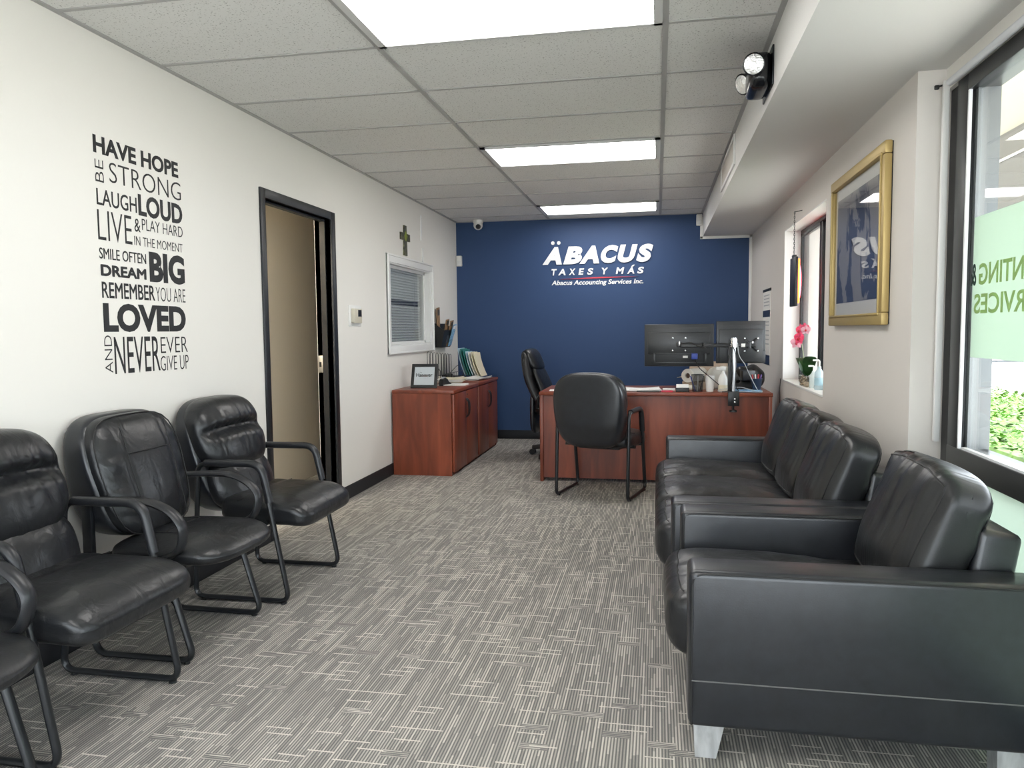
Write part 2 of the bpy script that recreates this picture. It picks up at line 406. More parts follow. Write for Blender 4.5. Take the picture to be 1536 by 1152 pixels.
# ceiling grid
b = BM()
gx = -1.19; y0 = 3.192
for x in (gx, gx+1.219): bx(b, x-.012, x+.012, YF, YB, ZC-.006, ZC+.002)
for x in (XL+.011, XS-.011): bx(b, x-.011, x+.011, YF, YB, ZC-.006, ZC+.002)
k = -7
while y0+.61*k < YB:
    y = y0+.61*k
    if y > YF: bx(b, XL, XS, y-.010, y+.010, ZC-.005, ZC+.002)
    k += 1
bx(b, XL, XS, YB-.022, YB, ZC-.006, ZC+.002)
struct('trim_1', b, mat('grid_metal', (.40, .395, .385), .5), 'ceiling grid of pale metal tees')
# left wall with door and small window openings
b = BM(); D0, D1, DZ = 4.112, 5.020, 2.03; W0, W1, WZ0, WZ1 = 6.185, 7.36, 1.115, 1.838; t = .12
bx(b, XL-t, XL, YF, D0, 0, ZC); bx(b, XL-t, XL, D0, D1, DZ, ZC); bx(b, XL-t, XL, D1, W0, 0, ZC)
bx(b, XL-t, XL, W0, W1, 0, WZ0); bx(b, XL-t, XL, W0, W1, WZ1, ZC); bx(b, XL-t, XL, W1, YB+.12, 0, ZC)
struct('wall_left', b, 'wall')
struct('wall_back', bx(BM(), XL-.12, XR+.2, YB, YB+.12, 0, ZC), 'blue')
b = BM(); R0, R1, RZ0, RZ1 = 4.83, 6.335, .818, 2.008; X2 = 1.26
bx(b, XR, X2, YC, R0, 0, ZC); bx(b, XR, X2, R0, R1, 0, RZ0); bx(b, XR, X2, R0, R1, RZ1, ZC); bx(b, XR, X2, R1, YB, 0, ZC)
struct('wall_right', b, 'rwall')
b = BM(); bx(b, XS, X2, YF, YB, ZS, ZC); struct('trim_2', b, 'soffit', 'painted soffit boxed along the right wall')
# wall strip over the shop window
struct('wall_right_header', bx(BM(), XW, X2, YF, YC, 2.145, ZS), 'wall')
# hall beyond the door
b = BM(); bx(b, -3.0, -2.92, 2.6, 8.4, 0, ZC); bx(b, -2.92, XL-t, 8.3, 8.4, 0, ZC); bx(b, -2.92, XL-t, 2.6, 2.7, 0, ZC); bx(b, -3.0, XL-t, 2.6, 8.4, ZC, ZC+.05)
struct('wall_hall', b, 'cream')
# baseboards
b = BM(); bx(b, XL, XL+.012, YF, D0-.06, 0, .10, .003); bx(b, XL, XL+.012, D1+.06, YB, 0, .10, .003); struct('baseboard_left', b, 'base')
struct('baseboard_back', bx(BM(), XL+.012, XR, YB-.012, YB, 0, .10, .003), 'base')
struct('baseboard_right', bx(BM(), XR-.012, XR, YC, YB-.012, 0, .10, .003), 'base')
# front wall behind the camera: shop front with glass
b = BM()
bx(b, XL-t, XL+.12, YF-.1, YF, 0, ZC); bx(b, XL, X2, YF-.1, YF, 2.3, ZC)
struct('wall_front', b, 'wall')
fr = struct('window_3', (lambda q: [bx(q, XL+.12, X2, YF-.08, YF, z0, z1) for z0, z1 in ((0, .12), (2.2, 2.3))] and [bx(q, x, x+.06, YF-.08, YF, .12, 2.2) for x in (XL+.12, -1.1, -.15, X2-.06)] and q)(BM()), 'alu_dark')
obj('glass_pane', bx(BM(), XL+.18, X2-.06, YF-.045, YF-.040, .12, 2.2), 'glass', fr)

# door frame
d = struct('door_1', BM(), 'black_trim')
b = BM(); c = .055
bx(b, XL-t, XL+.012, D0-c, D0, 0, DZ+c, .003); bx(b, XL-t, XL+.012, D1, D1+c+.012, 0, DZ+c, .003); bx(b, XL-t, XL+.012, D0, D1, DZ, DZ+c, .003)
bx(b, XL-.075, XL-.035, D0, D0+.014, 0, DZ); bx(b, XL-.075, XL-.035, D1-.014, D1, 0, DZ); bx(b, XL-.075, XL-.035, D0, D1, DZ-.014, DZ)
obj('door_frame', b, 'black_trim', d)
b = BM(); bx(b, XL-.118, XL-.078, D1-.004, D1, .955, 1.075, .0015); obj('strike_plate', b, 'steel', d, 'steel strike plate')
b = BM(); bx(b, XL-.106, XL-.090, D1-.006, D1-.0035, .995, 1.03); obj('strike_hole', b, 'blackp', d)

# ------------------------------------------------------------------ small interior window, blind
w = struct('window_1', BM(), 'white')
b = BM(); a0, a1, z0, z1 = 6.112, 7.432, 1.043, 1.910
for (p, q, r, s) in ((a0, a1, z0, WZ0), (a0, a1, WZ1, z1), (a0, W0, WZ0, WZ1), (W1, a1, WZ0, WZ1)): bx(b, XL, XL+.018, p, q, r, s, .004)
for (p, q, r, s) in ((a0, a1, z0, z0+.018), (a0, a1, z1-.018, z1), (a0, a0+.018, z0, z1), (a1-.018, a1, z0, z1)): bx(b, XL, XL+.028, p, q, r, s, .006)
obj('casing', b, 'white', w)
b = BM(); e = .012
bx(b, XL-t, XL+.004, W0, W0+e, WZ0, WZ1); bx(b, XL-t, XL+.004, W1-e, W1, WZ0, WZ1); bx(b, XL-t, XL+.004, W0, W1, WZ0, WZ0+e); bx(b, XL-t, XL+.004, W0, W1, WZ1-e, WZ1)
bx(b, XL-.065, XL-.045, W1-.05, W1-e, WZ0, WZ1); bx(b, XL-.065, XL-.045, W0+e, W0+.05, WZ0, WZ1); bx(b, XL-.065, XL-.045, W0, W1, WZ0+e, WZ0+.035); bx(b, XL-.065, XL-.045, W0, W1, WZ1-.035, WZ1-e)
obj('window_frame', b, 'white', w)
obj('glass_pane', bx(BM(), XL-.057, XL-.053, W0+.04, W1-.04, WZ0+.03, WZ1-.03), 'glass', w)
bl = thing('window_blind', 'grey venetian blind with a bent slat behind the small white-framed wall window', 'blind', (XL-.092, (W0+W1)/2, WZ0))
b = BM(); L = (W1-W0)/2-.03; zz = .028; i = 0; H = WZ1-WZ0
while zz < H-.05:
    gap = .385 < zz < .425
    mt = Matrix.Translation((0, 0, zz)) @ Matrix.Rotation(math.radians(-52), 4, 'Y')
    b2 = BM()
    poly(b2, [Vector((x, -L, .0034*(1-(x/.0135)**2))) for x in (-.0135, -.009, -.0045, 0, .0045, .009, .0135)]+[Vector((x, -L, .0034*(1-(x/.0135)**2)-.0009)) for x in (.0135, .009, .0045, 0, -.0045, -.009, -.0135)], (0, 2*L, 0))
    if gap:
        for v in b2.verts:
            if v.co.y > 0: v.co.x -= .012
        mt = Matrix.Translation((0, 0, zz+.006)) @ Matrix.Rotation(math.radians(-20), 4, 'Y') @ Matrix.Rotation(math.radians(1.3), 4, 'X')
    merge(b, b2, mt); zz += .0255
obj('slats', b, mat('blind_slat', (.84, .87, .86), .4), bl)
obj('head_rail', bx(BM(), -.02, .02, -L, L, H-.055, H-.02, .003), mat('blind_rail', (.66, .68, .67), .5), bl)
obj('bottom_rail', bx(BM(), -.014, .014, -L, L, .013, .026, .003), mat('blind_bottom', (.66, .68, .67), .5), bl)
for y in (-L*.6, L*.6): obj('ladder_cord', cyl(BM(), (.016, y, .02), (.016, y, H-.03), .0012, n=6), 'paper', bl)
# unseen box added behind the blind, its dark colour stands in for shade
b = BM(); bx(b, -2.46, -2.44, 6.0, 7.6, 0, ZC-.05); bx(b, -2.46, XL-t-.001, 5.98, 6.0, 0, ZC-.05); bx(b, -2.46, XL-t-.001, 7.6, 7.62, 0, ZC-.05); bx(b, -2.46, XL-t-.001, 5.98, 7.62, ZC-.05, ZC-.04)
struct('wall_dark_enclosure', b, mat('painted_shade', (.10, .105, .11), .8))
f = thing('ceiling_light', 'unseen glowing panel added to brighten the hall beyond the door', 'ceiling light', (-2.65, 3.35, ZC))  # out-of-view panel, added so the cream hall wall reads bright
obj('light_frame', bx(BM(), -.19, .19, -.52, .52, -.012, -.001), mat('hall_fill_frame', (.62, .62, .61), .4), f)
obj('diffuser', bx(BM(), -.17, .17, -.50, .50, -.016, -.010), mat('hall_fill_glow', (.9, .9, .9), .5, emit=((1, .94, .84), 25)), f)

# ------------------------------------------------------------------ right window
w = struct('window_2', BM(), 'black_trim')
b = BM(); xg = 1.13
for p, q, r, s in ((R0, R1, RZ0, RZ0+.035), (R0, R1, RZ1-.035, RZ1), (R0, R0+.035, RZ0, RZ1), (R1-.035, R1, RZ0, RZ1)): bx(b, xg-.02, xg+.04, p, q, r, s, .002)
ym = 5.58
for y in (ym,): bx(b, xg-.015, xg+.035, y-.025, y+.025, RZ0, RZ1, .002)
for lo, hi, xx in ((R0+.035, ym-.02, xg+.015), (ym+.02, R1-.035, xg-.008)):
    for p, q, r, s in ((lo, hi, RZ0+.035, RZ0+.06), (lo, hi, RZ1-.06, RZ1-.035), (lo, lo+.025, RZ0+.035, RZ1-.035), (hi-.025, hi, RZ0+.035, RZ1-.035)): bx(b, xx-.01, xx+.012, p, q, r, s)
obj('sash_frame', b, 'black_trim', w)
obj('glass_pane', bx(BM(), xg+.013, xg+.017, R0+.05, ym-.03, RZ0+.05, RZ1-.05), 'glass', w)
obj('glass_pane', bx(BM(), xg-.010, xg-.006, ym+.03, R1-.05, RZ0+.05, RZ1-.05), 'glass', w)
b = BM(); bx(b, XR-.004, xg-.02, R0, R1, RZ0-.002, RZ0+.012, .002); obj('window_sill', b, 'white', w)
b = BM(); bx(b, XR+.001, xg-.02, R1-.008, R1, RZ0, RZ1); bx(b, XR+.001, xg-.02, R0, R0+.008, RZ0, RZ1); bx(b, XR+.001, xg-.02, R0, R1, RZ1-.008, RZ1); obj('reveal_lining', b, 'white', w)

# ------------------------------------------------------------------ shop window along the right
w = struct('window_4', BM(), 'alu_dark'); XG = 1.114
b = BM()
bx(b, XW, XW+.10, YC-.215, YC-.12, 0, 2.145, .003)       # end mullion
bx(b, XW+.02, XW+.09, YC-.125, YC, 0, 2.145)
bx(b, XW, XW+.10, YF, YC-.213, 2.085, 2.145, .003); bx(b, XW, XW+.10, YF, YC-.213, 0, .09, .003)
bx(b, XW-.002, XW+.10, YF, YC-.119, .705, .792, .003)
for y in (1.25, -.45): bx(b, XW+.001, XW+.099, y-.03, y+.03, .01, 2.14, .003)
obj('window_frame', b, 'alu_dark', w)
b = BM()
for z0, z1 in ((.792, 2.085), (.09, .705)): bx(b, XW+.001, XW+.012, YC-.226, YC-.215, z0, z1)
bx(b, XW+.004, XW+.022, YF, YC-.25, .792, .800)
obj('glazing_bead', b, mat('silver_bead', (.82, .84, .85), .35), w)
b = BM(); bx(b, XW+.026, XW+.10, YC-.240, YC-.214, .79, 2.085); bx(b, XW+.026, XW+.10, YC-.240, YC-.214, .09, .705); obj('outer_stop', b, mat('grey_aluminium', (.22, .235, .24), .4, metal=.4), w)
ys = [YC-.214, 1.28, 1.22, -.42, -.48, YF]
for i in range(0, 6, 2):
    obj('glass_pane', bx(BM(), XG, XG+.004, ys[i+1], ys[i], .79, 2.09), 'glass', w)
    obj('glass_pane', bx(BM(), XG, XG+.004, ys[i+1], ys[i], .09, .71), 'glass', w)
f = thing('window_film', 'frosted pale green film band with mirrored lettering on the shop window glass', 'window film', (XG-.002, 2.1, 1.13))
obj('film_band', bx(BM(), -.001, .0005, -.80, .885, 0, .497), 'film', f)
uy = Vector((0, 0, 1)); ux = Vector((0, 1, 0))            # outside reading direction: seen mirrored from inside
b = text_bm('ACCOUNTING', (-.002, 2.20-2.1, 1.385-1.13), ux, uy, .73, .075, .0006, .02); obj('lettering', b, 'film_letter', f, 'mirrored yellow-green word ACCOUNTING')
b = text_bm('&', (-.002, 2.953-2.1, 1.385-1.13), ux, uy, .045, .078, .0006, .02); obj('lettering', b, 'film_letter_dark', f, 'dark ampersand')
b = text_bm('SERVICES', (-.002, 2.46-2.1, 1.285-1.13), ux, uy, .505, .07, .0006, .02); obj('lettering', b, 'film_letter', f, 'mirrored word SERVICES')
b = text_bm('TAX', (-.002, 2.20-2.1, 1.285-1.13), ux, uy, .20, .07, .0006, .02); obj('lettering', b, 'film_letter', f)
f = obj('window_film', bx(BM(), -.001, .0005, -1.9, .885, 0, .61), 'film_low', loc=(XG-.002, 2.1, .095)); tag(f, 'pale green film covering the low pane under the shop window rail', 'window film')
# white cover strips round the shop window
f = obj('cover_strip', bx(BM(), 0, .022, -.009, .009, 0, 1.385, .002), 'white', loc=(XW-.022, 3.205, .79)); tag(f, 'white vertical cover strip in the corner beside the shop window', 'trim strip')
f = obj('blind_rail', cyl(BM(), (0, 0, 0), (0, -4.6, 0), .014), mat('white_rail', (.72, .73, .76), .35), loc=(XW-.020, 3.14, 2.150)); tag(f, 'white roller rail running along the top of the shop window', 'rail')
f = thing('wall_hook', 'small black hooks at the top corner of the shop window', 'hook', (XW-.035, 3.24, 2.16))
obj('hook_body', bx(BM(), -.008, .008, -.014, 0, -.008, .008, .003), 'blackp', f); obj('hook_arm', cyl(BM(), (0, -.01, 0), (.05, -.06, .005), .0035), 'blackp', f)

# ------------------------------------------------------------------ outdoors
struct('ground', bx(BM(), 1.27, 60, -20, 80, -.16, -.10), 'pave')
g2 = struct('ground_front', bx(BM(), -30, 1.27, -30, YF-.1, -.16, -.10), 'pave')
b = BM(); bx(b, X2, 2.86, -3.0, 9.6, 2.85, 3.0); struct('trim_3', b, 'stucco', 'cream underside of the walkway roof outside')
b = BM(); bx(b, 2.86, 3.06, -3.0, 14, 2.22, 3.1); struct('trim_4', b, 'greystucco', 'grey beam along the walkway roof edge outside')
f = obj('conduit', cyl(BM(), (0, -5, 0), (0, 5.5, 0), .012, n=8), 'white', loc=(2.845, 4, 2.63)); tag(f, 'thin white conduit along the grey beam outside the shop window', 'conduit')
b = BM(); bx(b, X2, 2.7, 9.6, 9.8, -.1, 3.0); struct('wall_outside', b, 'stucco')
b = BM()
for i in range(9000):                                     # low groundcover bed, leaves beyond count
    x = random.uniform(3.3, 5.9); y = random.uniform(5.5, 14.5)
    h = .0+.12*min(1, (x-3.2)/1.2)+random.uniform(-.05, .06); s = random.uniform(.025, .055); a = random.uniform(0, 6.28); tl = random.uniform(-.7, .7)
    c0 = Vector((x, y, h)); u = Vector((math.cos(a), math.sin(a), tl))*s; v = Vector((-math.sin(a), math.cos(a), random.uniform(-.5, .5)))*s*.6
    b.faces.new([b.verts.new(c0+q) for q in (-u, v*.9, u, -v)])
bx(b, 3.3, 5.9, 5.5, 14.5, -.1, .02)
hm = mat('groundcover_leaves', (.13, .26, .04), .6, var=((3, 3, 3), .7, 6)); f = obj('groundcover_bed', b, hm); tag(f, 'sunlit bed of green leafy groundcover outside the shop window', 'plants', kind='stuff')
# parked car far outside
f = thing('parked_car', 'pale grey-blue car parked far off across the bright lot', 'car', (12.2, 31, -.1), .2)
b = BM(); pr = [(-2.2, .35), (-2.2, .75), (-1.5, .85), (-.9, 1.35), (.7, 1.38), (1.4, .9), (2.2, .78), (2.25, .35)]
poly(b, [Vector((x, -.85, z)) for x, z in pr], (0, 1.7, 0)); obj('car_body', b, 'car', f)
b = BM(); pr = [(-1.3, .9), (-.82, 1.28), (.62, 1.31), (1.15, .93)]
poly(b, [Vector((x, -.86, z)) for x, z in pr], (0, 1.72, 0)); obj('car_windows', b, 'blackp', f)
for x in (-1.35, 1.4):
    for y in (-.88, .70): obj('wheel', cyl(BM(), (x, y, .33), (x, y+.18, .33), .33), 'blackp', f)

# ------------------------------------------------------------------ ceiling lights and devices
def ceiling_light(yc, label):
    t_ = thing('ceiling_light', label, 'ceiling light', ((gx*2+1.219)/2, yc, ZC), 0, 'recessed troffer lights in the ceiling')
    b = BM(); W_, D_ = .597, .292
    for p, q, r, s in ((-W_, W_, -D_, -D_+.022), (-W_, W_, D_-.022, D_), (-W_, -W_+.034, -D_, D_), (W_-.034, W_, -D_, D_)): bx(b, p, q, r, s, -.016, -.001)
    obj('light_frame', b, mat('light_frame_paint', (.62, .62, .61), .4), t_)
    obj('diffuser', bx(BM(), -W_+.034, W_-.034, -D_+.022, D_-.022, -.006, -.003), 'diff', t_)
ceiling_light(y0-.305, 'nearest rectangular troffer light, glowing at the top of the room')
ceiling_light(y0+.61*3.5, 'middle rectangular troffer light between the nearest and the far one')
ceiling_light(y0+.61*7.5, 'farthest rectangular troffer light, close to the blue wall')
ceiling_light(y0-.61*4.5, 'rectangular troffer light above the front of the waiting room')

def dome():
    f = thing('security_camera', 'white dome security camera on the ceiling before the blue wall', 'security camera', (-1.97, 8.30, ZC))
    obj('mount', lathe(BM(), [(.052, 0), (.056, -.004), (.056, -.03), (.05, -.04)]), 'plastic', f)
    b = BM(); pad(b, (.052, .052, .052), 2, 2, 8, lambda p, q: (p.x, p.y, p.z-.06)); obj('housing', b, 'plastic', f)
    b = BM(); pad(b, (.03, .03, .03), 2, 2, 8, lambda p, q: (p.x+.008, p.y-.03, p.z-.075)); obj('lens', b, 'blackp', f)
dome()
for loc, lab in (((-2.222, 8.415, 2.035), 'white wall sensor high in the left corner beside the blue wall'), ((.44, 8.415, 2.40), 'white motion sensor high beside the soffit on the blue wall')):
    f = thing('motion_sensor', lab, 'sensor', loc)
    obj('sensor_body', bx(BM(), -.032, .032, -.03, .015, -.06, .06, .008), 'plastic', f)
    obj('sensor_lens', bx(BM(), -.022, .022, -.034, -.028, -.045, .0, .004), mat('sensor_window', (.70, .70, .68), .2), f)
f = thing('cable_raceway', 'white cable raceway edging the blue wall under the soffit', 'raceway', (XS, YB-.014, ZS))
b = BM(); bx(b, -.030, 0, -.012, .012, -.028, .20, .003); obj('upright_channel', b, 'white', f)
b = BM(); bx(b, -.030, XR-XS, -.012, .012, -.030, -.002, .003); obj('level_channel', b, 'white', f)
b = BM(); bx(b, XR-XS-.032, XR-XS-.001, -.012, .012, -2.1, -.002, .003); obj('upright_channel', b, 'white', f)
f = obj('cable_raceway', bx(BM(), 0, .012, -.012, .012, 0, .24, .002), 'white', loc=(XL, 7.10, 2.12)); tag(f, 'short white cable raceway near the ceiling, right of the cross', 'raceway')
f = obj('cable_raceway', bx(BM(), 0, .012, -.008, .008, 0, .14, .002), 'white', loc=(XL, 7.14, 1.911)); tag(f, 'thin white cable raceway rising from the small window casing', 'raceway')
# emergency light on the soffit
f = thing('emergency_light', 'black twin-head emergency light on the soffit face', 'emergency light', (XS, 3.55, 2.355))
def hf(p, q): return (p.x-.045*(1-.0), p.y, p.z)
b = BM(); pad(b, (.05, .135, .075), 5, 4, 10, lambda p, q: (p.x-.048, p.y*(1-.10*(q.z > 0)*0), p.z-.01)); obj('housing', b, mat('gloss_black', (.008, .009, .012), .18), f)
obj('back_plate', bx(BM(), -.008, 0, -.15, .15, -.09, .075, .003), mat('gloss_black_plate', (.008, .009, .012), .2), f)
for (px, py, pz), dr in (((-.082, -.165, -.008), Vector((-.30, -1, -.25))), ((-.100, .045, -.022), Vector((-.80, -.55, -.40)))):
    dr.normalize(); rot = dr.to_track_quat('Z', 'Y').to_matrix().to_4x4(); mt = Matrix.Translation((px, py, pz)) @ rot
    b2 = lathe(BM(), [(.018, -.045), (.036, -.03), (.045, .0), (.047, .010), (.043, .012)]); b = BM(); merge(b, b2, mt); hd = obj('lamp_head', b, mat('gloss_black_head', (.008, .009, .012), .2), f)
    b2 = lathe(BM(), [(.0415, .008), (.040, .014), (.025, .019), (.001, .021)]); b = BM(); merge(b, b2, mt); obj('lamp_lens', b, 'lens', hd)
    b = BM(); cyl(b, Vector((px, py, pz))-dr*.045, (-.045, py+.085 if py < 0 else py+.01, pz-.015), .02); obj('swivel', b, 'blackp', f)
# vent on the soffit
f = thing('air_vent', 'white rectangular air register on the soffit face', 'air vent', (XS, 5.50, 2.365))
b = BM()
for p, q, r, s in ((-.50, .50, -.095, -.07), (-.50, .50, .07, .095), (-.50, -.475, -.07, .07), (.475, .50, -.07, .07)): bx(b, -.012, 0, p, q, r, s, .002)
obj('vent_frame', b, 'white', f)
b = BM()
for i in range(9): bx(b, -.005, .0, -.475, .475, -.068+i*.0152, -.068+i*.0152+.0122, mtx=None)
obj('louvre', b, mat('louvre_paint', (.70, .66, .60), .5), f)

# ------------------------------------------------------------------ left wall: decal, thermostat, cross, pocket
f = thing('wall_decal', 'black vinyl lettering decal of uplifting words on the left white wall', 'wall decal', (XL+.0005, 3.04, 1.07))
WORDS = [('HAVE HOPE', 2.752, 3.309, 1.986, 2.060, .035), ('STRONG', 2.839, 3.323, 1.881, 1.965, -.012), ('LAUGH', 2.758, 3.002, 1.776, 1.844, .008), ('LOUD', 3.012, 3.328, 1.768, 1.864, .035), ('LIVE', 2.757, 2.963, 1.633, 1.757, -.010),
 ('&', 2.981, 3.020, 1.694, 1.752, 0), ('PLAY HARD', 3.031, 3.325, 1.707, 1.757, -.006), ('IN THE MOMENT', 2.976, 3.320, 1.634, 1.675, -.006), ('SMILE OFTEN', 2.758, 3.048, 1.556, 1.602, .004), ('DREAM', 2.762, 3.046, 1.486, 1.534, .040),
 ('BIG', 3.069, 3.328, 1.478, 1.617, .045), ('REMEMBER', 2.763, 3.099, 1.395, 1.462, .012), ('YOU ARE', 3.106, 3.326, 1.393, 1.458, -.012), ('LOVED', 2.764, 3.322, 1.252, 1.375, .045), ('NEVER', 2.819, 3.117, 1.073, 1.232, .0),
 ('EVER', 3.125, 3.328, 1.153, 1.228, -.012), ('GIVE UP', 3.119, 3.331, 1.071, 1.140, -.012)]
for s, a, b_, z0, z1, bo in WORDS:
    obj('phrase', text_bm(s, (.0, a-3.04, z0-1.07), (0, 1, 0), (0, 0, 1), b_-a, z1-z0, .0006, bo), 'decal', f)
for s, a, b_, z0, z1 in (('BE', 2.757, 2.805, 1.871, 1.962), ('AND', 2.762, 2.806, 1.081, 1.239)):
    obj('phrase', text_bm(s, (.0, b_-3.04, z0-1.07), (0, 0, 1), (0, -1, 0), z1-z0, b_-a, .0006, -.012), 'decal', f)
f = thing('thermostat', 'beige thermostat on a wall plate to the right of the door', 'thermostat', (XL, 5.42, 1.363))
obj('wall_plate', bx(BM(), 0, .006, -.118, .118, -.08, .08, .003), 'white', f)
obj('thermostat_body', bx(BM(), .006, .034, -.08, .07, -.055, .055, .006), mat('beige_plastic', (.62, .58, .47), .4), f)
obj('display', bx(BM(), .034, .0355, -.01, .055, -.005, .045), 'blackp', f)
f = thing('wall_cross', 'small patterned cross above the small framed window', 'cross', (XL, 6.615, 2.065))
b = BM(); pts = [(-.033, .135), (.033, .135), (.033, .065), (.125, .065), (.125, -.0), (.036, -.0), (.045, -.135), (-.045, -.135), (-.036, -.0), (-.125, -.0), (-.125, .065), (-.033, .065)]
poly(b, [Vector((0, y, z)) for y, z in pts], (.014, 0, 0)); obj('cross_body', b, 'cross', f)
b = BM(); poly(b, [Vector((.014, y, z)) for y, z in ((-.04, .04), (0, .085), (.045, .04), (.0, -.005))], (.004, 0, 0)); obj('centre_inlay', b, mat('green_inlay', (.25, .30, .04), .35), f)
f = thing('wall_pocket', 'black mesh wall file pocket holding brochures', 'wall pocket', (XL, 7.72, 1.07))
b = BM(); h0, h1 = .17, .215
bx(b, 0, .006, -h1, h1, 0, .25, .002)
b2 = BM(); poly(b2, [Vector((.055, -h0, 0)), Vector((.055, h0, 0)), Vector((.105, h1, .18)), Vector((.105, -h1, .18))], (.005, 0, 0)); merge(b, b2)
for s in (-1, 1):
    poly(b, [Vector((0, s*h0, 0)), Vector((.058, s*h0, 0)), Vector((.108, s*h1, .18)), Vector((0, s*h1, .25))], (0, .004*s, 0))
bx(b, 0, .06, -h0, h0, 0, .005); obj('pocket_body', b, 'blackp', f)
obj('label_plate', poly(BM(), [Vector((.072, -.07, .05)), Vector((.072, .07, .05)), Vector((.093, .07, .125)), Vector((.093, -.07, .125))], (.006, 0, 0)), mat('label_grey', (.05, .05, .055), .3), f)
for (y, x, z, wd, hh, m_, tlt, lab) in ((7.60, .02, 1.085, .10, .40, 'kraft', .02, 'tall brown brochure at the back of the wall pocket'), (7.69, .045, 1.085, .11, .285, 'kraft', .20, 'brown brochure in the middle of the wall pocket'), (7.77, .062, 1.085, .11, .275, 'kraft', .24, 'darker-topped brown brochure second from the front of the wall pocket'), (7.80, .078, 1.085, .11, .235, 'pamphlet', .30, 'blue and white pamphlet at the front of the wall pocket')):
    p = thing('brochure', lab, 'brochure', (XL+x, y, z), 0, 'brochures in the wall pocket'); p.rotation_euler = (.10, tlt, 0)
    obj('cover', bx(BM(), -.004, .004, -wd/2, wd/2, 0, hh, .001), m_, p)
    obj('print', bx(BM(), .004, .005, -wd*.38, wd*.38, hh*.80, hh*.95), 'photo_dark' if m_ == 'kraft' else 'paper', p)

# ------------------------------------------------------------------ sign on the blue wall
f = thing('wall_sign', 'white raised company lettering with red underline on the blue wall', 'sign', (-.65, YB, 1.735))
ox, oz = -.65, 1.735
def wl(s, x0, x1, z0, z1, th, bo, sh, name='letter'):
    obj(name, text_bm(s, (x0-ox, 0, z0-oz), (1, 0, 0), (0, 0, 1), x1-x0, z1-z0, th, bo, sh), 'letter', f)
for s, a, c_, in (('A', -1.264, -1.046), ('B', -1.030, -.817), ('A', -.850, -.631), ('C', -.614, -.423), ('U', -.428, -.212), ('S', -.228, -.044)):
    z = 1.967+.006*(a+1.264)/1.2; wl(s, a, c_, z, z+.195, .016, .062, .24)
for x in (-1.145, -1.079): obj('letter_dot', lathe(BM(), [(.020, 0), (.020, -.016)], 20, (x-ox, 0, 2.206-oz), 'y'), 'letter', f)
for s, a, c_ in (('T', -1.163, -1.104), ('A', -1.089, -1.003), ('X', -.969, -.894), ('E', -.862, -.798), ('S', -.764, -.697), ('Y', -.605, -.534), ('M', -.449, -.358), ('A', -.326, -.247), ('S', -.217, -.144)):
    wl(s, a, c_, 1.848, 1.920, .012, .035, .16)
obj('letter_accent', poly(BM(), [Vector((x-ox, 0, z-oz)) for x, z in ((-.285, 1.925), (-.262, 1.925), (-.240, 1.945), (-.262, 1.945))], (0, -.012, 0)), 'letter', f)
obj('underline', poly(BM(), [Vector((x-ox, 0, z-oz)) for x, z in ((-1.085, 1.803), (-.62, 1.806), (-.21, 1.816), (-.62, 1.822))], (0, -.008, 0)), 'red', f, 'thin red tapering underline')
obj('subtitle', text_bm('Abacus Accounting Services Inc.', (-1.163-ox, 0, 1.724-oz), (1, 0, 0), (0, 0, 1), 1.012, .068, .006, .022, .2), 'letter', f)

